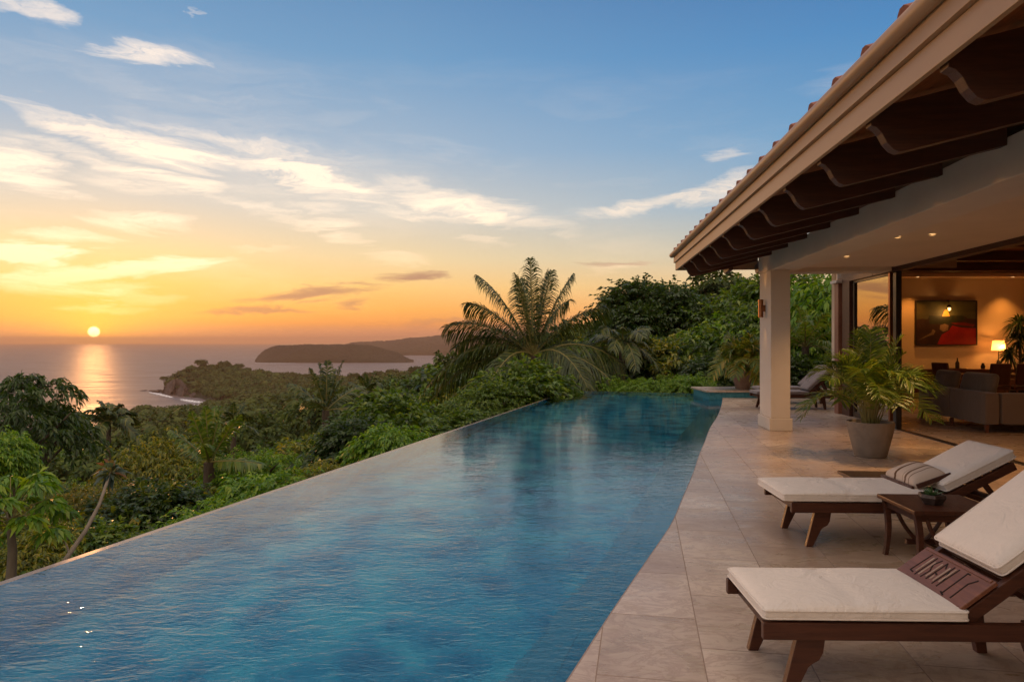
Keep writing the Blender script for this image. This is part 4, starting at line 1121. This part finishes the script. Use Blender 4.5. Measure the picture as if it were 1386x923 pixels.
# ------------------------------------------------------------------ sun loungers
def piping(mb, L, W, T, r=.022, M=None):
    for z in (T*.80, T*.22):
        pts = []
        for (cx, cy, a0) in ((L-r,W-r,0),(r,W-r,90),(r,r,180),(L-r,r,270)):
            for k in range(5):
                a = R(a0+k*22.5); pts.append((cx+math.cos(a)*(r+.0005), cy+math.sin(a)*(r+.0005), z))
        pts.append(pts[0]); mb.tube(pts, .0042, 6, M, cap=False)
def lounger(name, label, loc, rz, seat, back, ang, W=.66, mat=None, group=None, top=.345, near=False, over=.08, T=.075):
    """foot end at x=0, head towards +x, y 0..W"""
    mat = mat or cushion_m
    r = thing(name, label, 'sun lounger', loc, R(rz), group)
    Ltot = seat+.62
    for y in (.0, W):
        m = MB(); m.box((Ltot/2-.02, y+(.018 if y == 0 else -.018), top-.038), (Ltot+.04, .036, .076)); m.build('side_rail', teak, r, bevel=.004)
    for xx in (.03, seat+.02, Ltot-.03):
        m = MB(); m.box((xx, W/2, top-.045), (.037, W-.08, .058)); m.build('cross_rail', teak_y, r, bevel=.003)
    m = MB()
    n = int((seat-.06)/.075)
    for i in range(n): m.box((.09+i*.075, W/2, top-.008), (.052, W-.075, .016))
    m.build('slats', teak_y, r, bevel=.002)
    zl = top-.076
    for x in (.16 if near else .19, Ltot-.30):
        for y in (.036+.022, W-.036-.022):
            m = MB()
            s_ = -1 if x < 1 else 1
            # slanting leg with a rounded shoulder block
            p = [(x+.085, top-.006), (x-.032, top-.006), (x-.036, zl), (x-.105, 0), (x-.055, 0), (x+.012, zl*.50), (x+.030, zl*.56), (x+.060, zl*.62), (x+.078, zl*.74), (x+.086, zl*.95)] if s_ < 0 else \
                [(x+.06, top-.004), (x-.06, top-.004), (x-.062, zl-.03), (x-.035, zl*.62), (x+.0, zl*.52), (x+.03, 0), (x+.08, 0), (x+.055, zl-.01)]
            m.prism(p, y-.02, y+.02); m.build('leg', teak, r, bevel=.003)
    # folding back
    B = bpy.data.objects.new('backrest', None)
    Mx = Matrix.Translation((seat, 0, top+.012)) @ Matrix.Rotation(-R(ang), 4, 'Y')
    m = MB()
    for y in (.052, W-.052): m.box((back/2-.02, y-(.0), .0), (back+.10, .034, .062), M=Mx)
    m.box((back, W/2, 0), (.045, W-.14, .055), M=Mx)
    bf = m.build('backrest_frame', teak, r, bevel=.005)
    m = MB()
    for i in range(int(back/.075)): m.box((.05+i*.075, W/2, .012), (.052, W-.14, .014), M=Mx)
    m.build('backrest_slats', teak_y, bf, bevel=.002)
    # prop struts from the frame to the base
    e = Mx @ Vector((back*.62, 0, -.02))
    m = MB()
    for y in (.10, W-.10):
        b_ = Vector((e.x+.16, y, top-.045)); a_ = Vector((e.x, y, e.z)); d_ = b_-a_
        m.box(tuple((a_+b_)/2), (d_.length, .022, .04), ry=math.atan2(-d_.z, d_.x))
        a2 = Mx @ Vector((back*.30, y, -.02)); b2 = Vector((a2.x+.34, y, top-.055)); d2 = b2-a2
        m.box(tuple((a2+b2)/2+Vector((0,.025,0))), (d2.length, .02, .036), ry=math.atan2(-d2.z, d2.x))
    m.box((e.x+.16, W/2, top-.045), (.035, W-.16, .035))
    m.build('prop_strut', teak, r, bevel=.003)
    m = MB(); pillow(m, seat+over-.005, W-.01, T, .022, .012, seams=(seat*.50,), seed=int(loc[0]*5)); s1 = m.build('seat_cushion', mat, r, smooth=True)
    pp = MB(); piping(pp, seat+over-.005, W-.01, T); pp.build('piping', mat, s1, smooth=True)
    s1.location = (-over+.0, .005, top+.003)
    if near:    # slatted wood panel with pierced slots, across the hinge
        c0 = .245
    elif mat is cushion_m: c0 = .0
    else: c0 = 0
    m = MB(); pillow(m, back-c0+.02, W-.10, T*1.15, .026, .016, seed=3, M=Mx @ Matrix.Translation((c0+(.06 if not near else .0), .05, .034))); bc = m.build('back_cushion', mat, r, smooth=True)
    pp = MB(); piping(pp, back-c0+.02, W-.10, T*1.15, M=Mx @ Matrix.Translation((c0+(.06 if not near else .0), .05, .034))); pp.build('piping', mat, bc, smooth=True)
    return r, Mx
GL = 'pair of cream cushioned teak loungers at the front of the terrace'
p = onz(1063, 746, 0)
near_l, Mn = lounger('sun_lounger', 'nearest teak sun lounger with cream cushions and a pierced wooden panel across its hinge', (1.155, 3.11, 0), -1.5, .87, .92, 37, .60, near=True, over=.035, T=.06, top=.352)
# the pierced panel
m = MB()
PW, PL = .54, .215
Mp = Mn @ Matrix.Translation((-.015, .028, .052))
slots = [  # (y along width, x, length, slant) of the dark strips drawn as cuts, shaped like the rough characters in the photo
 [(.085,.06),(.10,.20)], [(.085,.06),(.115,.055)], [(.145,.05),(.155,.195)], [(.195,.055),(.205,.11)], [(.205,.11),(.178,.15)], [(.178,.15),(.20,.195)], [(.24,.06),(.25,.195)], [(.25,.195),(.275,.165)], [(.24,.12),(.27,.11)], [(.305,.055),(.315,.195)],
 [(.345,.055),(.355,.195)], [(.315,.16),(.345,.10)], [(.42,.035),(.42,.20)], [(.405,.04),(.435,.03)], [(.42,.20),(.44,.20)], [(.49,.04),(.488,.15)], [(.488,.15),(.515,.19)]]
slots = [[(PW-p_[0]*.9, p_[1]*.92) for p_ in s_] for s_ in slots]
m.box((PL/2, PW/2, 0), (PL, PW, .020), M=Mp)
pan = m.build('hinge_panel', teak_lt, near_l, bevel=.005)
m = MB()
for f_ in (0.0, 1.0):
    m.box((.012 if f_ == 0 else PL-.012, PW/2, .012), (.016, PW-.03, .006), M=Mp)
m.build('panel_lip', teak_lt, pan, bevel=.002)
m = MB()
for (a, b) in slots:
    a2, b2 = Vector((a[1], a[0], 0)), Vector((b[1], b[0], 0)); d_ = b2-a2
    m.box(tuple((a2+b2)/2+Vector((0,0,.0102))), (d_.length+.006, .0085, .002), M=Mp, rz=math.atan2(d_.y, d_.x))
m.build('slot_shade_strips', rough_mat('cut_shadow_wood', (.012,.005,.003), (.02,.009,.005), 5, .9), pan)  # dark strips laid on the panel stand in for shade inside the slots
m = MB()
for (a, b) in [((.125,.07),(.135,.19)),((.165,.06),(.175,.17)),((.222,.07),(.228,.18)),((.262,.07),(.262,.10)),((.29,.07),(.297,.18)),((.33,.08),(.338,.19))]:
    a2, b2 = Vector((a[1]*.92, PW-a[0]*.9, 0)), Vector((b[1]*.92, PW-b[0]*.9, 0)); d_ = b2-a2
    m.box(tuple((a2+b2)/2+Vector((0,0,.0104))), (d_.length, .010, .0022), M=Mp, rz=math.atan2(d_.y, d_.x))
m.build('slot_inlay', rough_mat('worn_inlay', (.25,.15,.09), (.42,.32,.24), 30, .5), pan)
far_l, Mf = lounger('sun_lounger', 'second teak sun lounger with cream cushions and a striped pillow, beyond the side table', (2.20, 5.42, 0), -2.0, 1.13, .58, 27, .66, over=.10, T=.075, top=.35)
# striped pillow resting at the hinge of the second lounger
def stripe_fabric():
    m, t, out = newmat('striped_linen')
    co = objco(t); sx = t.add('ShaderNodeSeparateXYZ'); t.put(sx.inputs[0], co)
    u = sx.outputs[1]
    d1 = t.math('ADD', u, t.math('MULTIPLY', t.noise(co, 6, 3), .03))
    f = t.ramp(t.math('MULTIPLY', d1, 2.0), [(0.,0.),(.20,0.),(.215,1.),(.235,0.),(.30,.0),(.31,.9),(.35,.9),(.36,0.),(.40,0.),(.41,.8),(.42,0.),(.60,0.),(.61,1.),(.66,1.),(.67,0.),(1.,0.)])
    col = t.mix(f, (.52,.42,.33,1), (.12,.065,.035,1))
    princ(t, out, Base_Color=col, Roughness=.95, Normal=t.bump(t.noise(co, 200, 2), .2, .002), Specular_IOR_Level=.1); return m
ctr = HM @ Vector((0,0,0))
pl = thing('pillow', 'small striped linen pillow with brown edging lying at the hinge of the second lounger', 'pillow', (3.20, 5.52, .425), R(-2))
m = MB(); pillow(m, .27, .48, .07, .03, .04, nx=18, ny=22, nz=6, M=Matrix.Rotation(-R(20),4,'Y') @ Matrix.Translation((-.02,0,0))); m.build('pillow_body', stripe_fabric(), pl, smooth=True)
m = MB(); m.box((.13,-.012,.04), (.28,.02,.035), M=Matrix.Rotation(-R(20),4,'Y')); m.box((-.035,.25,.03), (.02,.50,.035), M=Matrix.Rotation(-R(20),4,'Y')); m.build('edging', dkfab, pl, bevel=.006)
# rear loungers beyond the column
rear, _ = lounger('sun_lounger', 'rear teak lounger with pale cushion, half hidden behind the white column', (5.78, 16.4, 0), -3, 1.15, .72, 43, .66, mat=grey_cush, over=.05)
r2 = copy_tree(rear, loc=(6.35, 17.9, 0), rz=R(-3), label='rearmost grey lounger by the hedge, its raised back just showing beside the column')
# low wooden table behind the second lounger
lt = thing('low_table', 'very low square wooden table just behind the second lounger', 'table', (3.50, 6.78, 0), R(-4))
m = MB(); m.box((0,0,.285), (.50,.52,.028)); m.build('tabletop', teak, lt, bevel=.005)
m = MB(); m.box((0,0,.255), (.42,.44,.03)); m.build('apron', teak, lt, bevel=.004)
m = MB(); m.lathe([(.0,.24),(.05,.24),(.035,.18),(.03,.09),(.05,.045),(.0,.045)], 16); m.build('pedestal', teak, lt, smooth=True)
m = MB(); m.lathe([(.0,.045),(.15,.04),(.17,.022),(.165,.0),(.0,.0)], 20); m.build('foot', teak, lt, smooth=True)
# side table with curved legs
P0 = Vector((2.80, 5.35)); 
stt = thing('side_table', 'dark wooden side table with curved legs standing between the two front loungers', 'table', (3.05, 5.03, 0), R(-3))
tw, td, th_ = .60, .55, .445
m = MB(); m.prism([(-tw/2,th_-.03),(-tw/2,th_),(tw/2,th_),(tw/2,th_-.03)], -td/2, td/2); top_o = m.build('tabletop', teak_y, stt, bevel=.006)
m = MB()
for (c, d) in (((0,-td/2+.055,th_-.06),(tw-.12,.02,.05)),((0,td/2-.055,th_-.06),(tw-.12,.02,.05)),((-tw/2+.05,0,th_-.06),(.02,td-.12,.05)),((tw/2-.05,0,th_-.06),(.02,td-.12,.05))): m.box(c, d)
m.build('apron', teak, stt, bevel=.003)
for sx in (-1,1):
    for sy in (-1,1):
        m = MB(); x, y = sx*(tw/2-.05), sy*(td/2-.05)
        pts = [(x+sx*.010-sx*.022*math.sin(k*3.14), y, th_-.03-(th_-.03)*k) for k in [i/10 for i in range(11)]]
        wds = [.026-.008*k/10 for k in range(11)]
        prof = [(p_[0]-w_*.8, p_[2]) for p_, w_ in zip(pts, wds)]+[(p_[0]+w_*.8, p_[2]) for p_, w_ in reversed(list(zip(pts, wds)))]
        m.prism(prof, y-.019, y+.019); m.build('leg', teak, stt, bevel=.003)
m = MB()   # bowed brackets meeting in a low stretcher
for sy in (-1,1):
    y = sy*(td/2-.05)
    for sx in (-1,1):
        pts = [(sx*(tw/2-.11-.02*math.sin(k*3.1)-.16*k**2.2), y*(1-.0*k), .38-.27*k) for k in [i/9 for i in range(10)]]
        m.tube(pts, .015, 8)
    m.box((0, y, .10), (.22,.03,.035))
m.box((0,0,.10), (.035, td-.12, .032)); m.build('stretcher', teak, stt, smooth=True)
# bowl with succulent on the side table
bo = thing('succulent_bowl', 'small dark faceted bowl holding a spiky green succulent on the side table', 'planter', (2.98, 4.98, th_+.001), .2)
m = MB(); m.lathe([(0,.0),(.062,.0),(.092,.05),(.088,.072),(.078,.072),(.074,.058),(0,.058)], 6); m.build('bowl', rough_mat('hammered_bronze', (.05,.035,.028), (.14,.10,.08), 18, .4, .4, 60, .002, metallic=.5), bo, bevel=.002)
rgs = np.random.default_rng(2); n = 46; d = nrm(rgs.normal(0,1,(n,3))*np.array([1,1,.3])+np.array([0,0,.75]))
V, Q = leaves(rgs, np.zeros((n,3))+np.array([0,0,.055]), d, rgs.uniform(.05,.095,n), .013, .3, .1)
link_mesh('succulent', quads_mesh('succulent', V, Q, leaf_mat('succulent_leaf', [(.05,.11,.04),(.08,.17,.06),(.14,.24,.09)], .1)), bo)
# ------------------------------------------------------------------ potted palms
def potted(label, loc, rb, rt, h, mat, leafm, n, L, seed, dr, lL, K, lW, up=1.45, e0=.3):
    r = thing('potted_palm', label, 'potted palm', loc)
    m = MB(); m.lathe([(0,0),(rb*.93,0),(rb,.012),(rb+(rt-rb)*.35,h*.32),(rb+(rt-rb)*.75,h*.68),(rt*.99,h*.94),(rt,h),(rt*.985,h+.012),(rt*.93,h+.008),(rt*.90,h-.05),(0,h-.05)], 48)
    pot = m.build('pot', mat, r, smooth=True)
    m = MB(); m.lathe([(0,h-.035),(rt*.6,h-.04),(rt*.905,h-.045)], 24); m.build('soil', soil, pot, smooth=True)
    rg = np.random.default_rng(seed); parts = []; st = MB(); cn = MB()
    for i in range(n):
        a = 2.399*i+rg.uniform(-.3,.3); q = i/n
        e = e0+(up-e0)*q**.7+rg.uniform(-.1,.1)
        b = np.array([math.cos(a), math.sin(a), 0])*rt*.34*rg.uniform(.2,1); b[2] = h-.04
        rise = rg.uniform(.25,.75)*(L*.34); s = b+np.array([math.cos(a)*.05, math.sin(a)*.05, rise])
        cn.tube([tuple(b), tuple((b+s)/2+np.array([0,0,.02])), tuple(s)], [.013,.011,.009], 6)
        D = (math.cos(a)*math.cos(e), math.sin(a)*math.cos(e), math.sin(e)); Ln = L*rg.uniform(.8,1.1)*(.8+.25*q)
        qd, pts = frond(rg, s, D, Ln, dr*(1.3-.8*q)*rg.uniform(.8,1.2), K, lL, lW, .22, .40, tip=.5, roll=rg.uniform(-.5,.5))
        parts.append(qd); st.tube([tuple(p_) for p_ in pts], list(np.linspace(.008,.002,len(pts))), 5)
    cn.build('canes', stalk_m, r, smooth=True); st.build('midribs', stalk_m, r, smooth=True)
    link_mesh('fronds', quads_mesh('fronds', *cat(parts), leafm), r)
    return r
potted('large potted palm in a wide weathered clay pot beside the open living room', (4.98, 9.75, 0), .205, .305, .475, pot_m, frond_b, 34, 1.42, 51, .60, .32, 44, .018, up=1.5, e0=.66)
q_ = onz(997, 531, .2)
potted('smaller potted palm with yellowing drooping fronds on the raised ledge', (6.75, 20.55, .20), .20, .31, .52, pot_m2, frond_y, 34, 1.3, 52, .75, .40, 40, .030, up=1.52)
# ------------------------------------------------------------------ inside the open room
so_ = HM @ Vector((3.6, 0, 0))
sofa = thing('sofa', 'long low taupe sofa with its back to the terrace inside the open room', 'sofa', so_, -TH)
def cush(mb, c, d, r=.04, puff=.0, rz=0, rx=0, ry=0, seed=0):
    M_ = Matrix.Translation(c) @ Matrix.Rotation(rz,4,'Z') @ Matrix.Rotation(ry,4,'Y') @ Matrix.Rotation(rx,4,'X') @ Matrix.Translation((-d[0]/2,-d[1]/2,-d[2]/2))
    return pillow(mb, d[0], d[1], d[2], r, puff, nx=14, ny=10, nz=6, M=M_, seed=seed)
m = MB(); cush(m, (.13,.62,.42), (.26,1.22,.56), .05); m.build('back_section', sofa_m, sofa, smooth=True)
m = MB(); cush(m, (.13,1.87,.42), (.26,1.22,.56), .05); m.build('back_section', sofa_m, sofa, smooth=True)
m = MB(); cush(m, (1.45,.12,.42), (2.35,.24,.55), .05); m.build('arm', sofa_m, sofa, smooth=True)
m = MB(); cush(m, (1.3,1.3,.32), (2.1,2.2,.26), .04); m.build('seat', sofa_m, sofa, smooth=True)
for (x, y) in ((.06,.06),(.06,1.24),(.06,2.42),(2.5,.08),(2.2,2.3)):
    m = MB(); m.box((x,y,.07), (.06,.06,.14), taper=.75); m.build('leg', teak_lt, sofa, bevel=.004)
for k, (y, ln) in enumerate(((1.95,.75),(.80,1.0))):
    pw = HM @ Vector((3.6+.33, y, .80)); o = thing('cushion', ['plump taupe back cushion at the far end of the sofa', 'wide taupe back cushion at the near end of the sofa'][k], 'cushion', pw, -TH)
    m = MB(); M_ = Matrix.Rotation(-R(78),4,'Y') @ Matrix.Translation((-.20,-ln/2,-.07)); pillow(m, .42, ln, .15, .07, .05, nx=14, ny=20, nz=6, M=M_, seed=k); m.build('cushion_cover', sofa_pil, o, smooth=True)
# painting on the back wall
pc = Vector(((1281-CX)/F*19.93, 19.965, EYE+(462-437.5)/F*19.93))
pa = thing('painting', 'large framed landscape painting with a red foreground on the back wall', 'painting', pc)
PWd, PH = 1.70, 1.22
m = MB(); m.box((0,0,0), (PWd,.04,PH)); m.build('canvas', rough_mat('painted_sky', (.045,.050,.020), (.10,.085,.030), 1.2, .6, .2, 40, .002, stretch=(1,1,4)), pa)
fr_ = MB()
for (c, d) in (((0,-.01,PH/2+.012),(PWd+.05,.065,.025)),((0,-.01,-PH/2-.012),(PWd+.05,.065,.025)),((PWd/2+.012,-.01,0),(.025,.065,PH)),((-PWd/2-.012,-.01,0),(.025,.065,PH))): fr_.box(c, d)
fr_.build('frame', black_metal, pa, bevel=.003)
def flat(name, poly, mat, k):
    m = MB(); n_ = len(poly); m.add([(x*PWd/2, -.0215-.0006*k, z*PH/2) for x, z in poly], [tuple(range(n_))]); m.build(name, mat, pa)
flat('ground_patch', [(-1,-1),(1,-1),(1,.18),(.72,.20),(.6,.32),(.1,.34),(-.05,.18),(-.25,.3),(-.55,.34),(-.62,.16),(-.8,.2),(-1,.15)], rough_mat('paint_umber', (.02,.008,.005), (.055,.022,.01), 3, .5), 1)
flat('green_patch', [(-.55,-.05),(-.58,.34),(-.25,.33),(.55,.34),(.66,.18),(.2,-.05)], rough_mat('paint_olive', (.015,.018,.008), (.035,.035,.012), 3, .5), 2)
flat('red_patch', [(-.30,-1),(1,-1),(1,-.25),(.5,-.22),(.2,-.12),(.1,-.35),(-.15,-.55)], rough_mat('paint_crimson', (.22,.006,.006), (.38,.016,.010), 3, .5), 3)
flat('red_streak', [(.15,.0),(.6,.02),(.95,-.08),(.9,-.18),(.3,-.08)], rough_mat('paint_red', (.14,.01,.006), (.22,.02,.01), 6, .5), 4)
flat('pale_patch', [(-.2,-.1),(-.05,-.04),(.08,-.12),(.06,-.34),(-.1,-.42),(-.22,-.3)], rough_mat('paint_sand', (.18,.10,.05), (.28,.17,.09), 6, .5), 5)
flat('pale_streak', [(-.95,-.82),(-.5,-.45),(-.45,-.28),(-.36,-.38),(-.42,-.55),(-.6,-.62)], rough_mat('paint_ochre', (.12,.07,.035), (.2,.13,.07), 6, .5), 6)
flat('glow_patch', [(-.14,.30),(-.08,.52),(-.03,.62),(.03,.6),(.07,.5),(.12,.3)], rough_mat('painted_lamp_glow', (.55,.22,.03), (.75,.35,.05), 3, .5), 7)  # amber patch puts the picture light's glow into the canvas colour
# console against the wall, table, chairs
cs = thing('sideboard', 'long dark sideboard against the back wall under the painting', 'sideboard', (13.0, 19.66, 0))
m = MB(); m.box((0,0,.48), (4.6,.42,.62)); m.build('cabinet', darkwood, cs, bevel=.006)
m = MB(); m.box((0,0,.80), (4.7,.46,.03)); m.build('top', teak, cs, bevel=.004)
for i in range(4):
    m = MB(); m.box((-1.72+i*1.15,-.215,.48), (1.08,.018,.54)); m.build('door', darkwood, cs, bevel=.004)
for x in (-2.2,2.2):
    m = MB(); m.box((x,0,.085), (.06,.36,.17)); m.build('leg', teak, cs)
dt = thing('dining_table', 'dark dining table behind the sofa in the lit room', 'table', (12.8, 17.9, 0))
m = MB(); m.box((0,0,.74), (3.0,1.0,.04)); m.build('tabletop', teak, dt, bevel=.006)
for x in (-1.35,1.35):
    for y in (-.4,.4):
        m = MB(); m.box((x,y,.36), (.07,.07,.72), taper=.8); m.build('leg', darkwood, dt, bevel=.004)
def chair(label, loc, rz, group=None):
    r = thing('dining_chair', label, 'chair', loc, R(rz), group)
    m = MB(); cush(m, (0,0,.46), (.50,.50,.09), .03, .01); m.build('seat', dkfab, r, smooth=True)
    m = MB(); cush(m, (0,-.24,.80), (.50,.08,.52), .03, rx=R(8)); m.build('backrest', dkfab, r, smooth=True)
    for x in (-.2,.2):
        for y in (-.2,.2):
            m = MB(); m.tube([(x,y,.43),(x*1.12,y*1.12,0)], [.02,.013], 8); m.build('leg', teak_lt, r, smooth=True)
    for x in (-.27,.27):
        m = MB(); m.tube([(x,-.22,.44),(x,-.22,.66),(x,.2,.66),(x,.2,.44)], .016, 8); m.build('armrest', teak_lt, r, smooth=True)
    return r
c0 = chair('brown leather dining chair set apart at the end of the table nearest the glass door', (11.05, 17.75, 0), -78)
gch = 'dining chairs along the near side of the table'
for i, (x, lb) in enumerate(((11.75,'dining chair at the end of the row closest to the glass door'),(12.42,'second dining chair of the row counted from the glass door'),(13.15,'third dining chair of the row counted from the glass door'),(13.85,'last dining chair of the row, nearest the indoor plant'))):
    copy_tree(c0, loc=(x, 17.15, 0), rz=R([2,-3,4,-2][i]), label='brown leather '+lb, group=gch)
# bottle, lamp and things on the sideboard
bt = thing('bottle', 'dark bottle on a small tray on the sideboard under the painting', 'bottle', (12.45, 19.62, .818))
m = MB(); m.lathe([(0,0),(.05,0),(.052,.02),(.052,.17),(.02,.23),(.017,.30),(.02,.31),(0,.31)], 18); m.build('glass_body', black_metal, bt, smooth=True)
tr = thing('tray', 'low dark tray under the bottle on the sideboard', 'tray', (12.45,19.62,.815)); m = MB(); m.box((0,0,.0015), (.36,.24,.002)); m.box((0,-.115,.012), (.36,.01,.022)); m.box((0,.115,.012), (.36,.01,.022)); m.build('tray_board', darkwood, tr)
bt.location.z = .8185
lamp = thing('table_lamp', 'lit table lamp with pale shade at the plant end of the sideboard', 'lamp', (13.60, 19.62, .815))
m = MB(); m.lathe([(0,0),(.08,0),(.08,.015),(.045,.03),(.06,.12),(.04,.22),(.012,.26),(.010,.56),(0,.56)], 20); m.build('base', black_metal, lamp, smooth=True)
sh, t, out = newmat('lit_lampshade')
e1 = t.add('ShaderNodeEmission'); e1.inputs[0].default_value = (1.,.42,.10,1); e1.inputs[1].default_value = .2
tl = t.add('ShaderNodeBsdfTranslucent'); tl.inputs[0].default_value = (.8,.6,.4,1); a_ = t.add('ShaderNodeAddShader'); t.l.new(e1.outputs[0], a_.inputs[0]); t.l.new(tl.outputs[0], a_.inputs[1]); t.l.new(a_.outputs[0], out.inputs[0])
m = MB(); m.lathe([(.17,.52),(.14,.80)], 24); m.build('lamp_shade', sh, lamp, smooth=True)
m = MB(); m.lathe([(0,.56),(.03,.57),(.03,.64),(0,.66)], 12); m.build('bulb', emit_mat('bulb_glass', (1.,.55,.2), 12.), lamp, smooth=True)
l = bpy.data.lights.new('table_lamp_light', 'POINT'); l.energy = 10; l.color = (1.,.36,.07); l.shadow_soft_size = .06
ob = bpy.data.objects.new('table_lamp_light', l); C.objects.link(ob); ob.location = (13.60,19.50,1.44)
va = thing('vase', 'small dark vase on the sideboard between the bottle and the lit lamp', 'vase', (13.15, 19.6, .815)); m = MB(); m.lathe([(0,0),(.04,0),(.06,.07),(.03,.15),(.035,.17),(0,.17)], 16); m.build('vase_body', black_metal, va, smooth=True)
# brass picture light clipped to the painting
m = MB(); m.tube([(-.02,-.03,PH/2+.01),(-.02,-.16,PH/2+.03),(-.02,-.20,PH/2-.10)], .009, 8); pl_ = m.build('picture_light', black_metal, pa, smooth=True)
m = MB(); m.lathe([(0,.03),(.03,.02),(.075,-.06),(.07,-.06),(.028,.01),(0,.01)], 20, (-.02,-.20,PH/2-.13)); m.build('shade', black_metal, pl_, smooth=True)
m = MB(); m.lathe([(0,-.04),(.035,-.06),(.035,-.12),(0,-.15)], 14, (-.02,-.20,PH/2-.13)); m.build('bulb', emit_mat('picture_bulb', (1.,.5,.12), 4.), pl_, smooth=True)
l = bpy.data.lights.new('picture_lamp', 'POINT'); l.energy = 4; l.color = (1.,.45,.12); l.shadow_soft_size = .04
ob = bpy.data.objects.new('picture_lamp', l); C.objects.link(ob); ob.location = pc+Vector((-.02,-.24,PH/2-.34))
# indoor plant, two rosettes
ip = thing('indoor_plant', 'dark indoor tree plant with round spiky leaf heads beside the lit lamp', 'plant', (13.85, 17.0, 0) if False else (13.35, 18.0, 0))
ip.location = ((1380-CX)/F*17.4, 17.4, 0)
m = MB(); m.lathe([(0,0),(.17,0),(.22,.38),(.20,.38),(0,.34)], 24); m.build('pot', black_metal, ip, smooth=True)
m = MB(); m.tube([(0,0,.3),(.02,0,1.0),(-.02,0,1.62)], [.03,.025,.02], 8); m.tube([(.0,.0,.5),(-.12,0,.95),(-.24,-.02,1.28)], [.025,.02,.016], 8); m.build('stem', bark, ip, smooth=True)
rg = np.random.default_rng(6); parts = []
for (c, s_, n) in (((-.02,0,2.02),.50,150),((-.02,0,1.62),.46,130),((-.26,-.02,1.28),.36,110),((.25,0,1.2),.35,90)):
    d = nrm(rg.normal(0,1,(n,3))+np.array([0,0,.35])); parts.append(leaves(rg, np.zeros((n,3))+np.array(c), d, s_*rg.uniform(.7,1.1,n), .035, .2, .45))
link_mesh('leaf_heads', quads_mesh('leaf_heads', *cat(parts), leaf_c), ip)
# coffee table items at the picture's edge
ct = thing('coffee_table', 'low coffee table inside the sofa corner', 'table', HM @ Vector((5.6,1.6,0)), -TH)
m = MB(); m.box((0,0,.40), (.9,.6,.04)); m.build('tabletop', teak_lt, ct, bevel=.005)
for x in (-.38,.38):
    for y in (-.24,.24):
        m = MB(); m.box((x,y,.19), (.04,.04,.38)); m.build('leg', teak_lt, ct)
# ------------------------------------------------------------------ air
hm, t, out = newmat('sea_haze')
pv = t.add('ShaderNodeVolumePrincipled'); pv.inputs['Color'].default_value = (1.,.60,.38,1); pv.inputs['Density'].default_value = 1.3e-4; pv.inputs['Anisotropy'].default_value = .35
t.l.new(pv.outputs[0], out.inputs['Volume'])
m = MB(); m.box((0,0,-13), (28100,28100,148)); hz = m.build('haze', hm); tag(hz, kind='stuff')
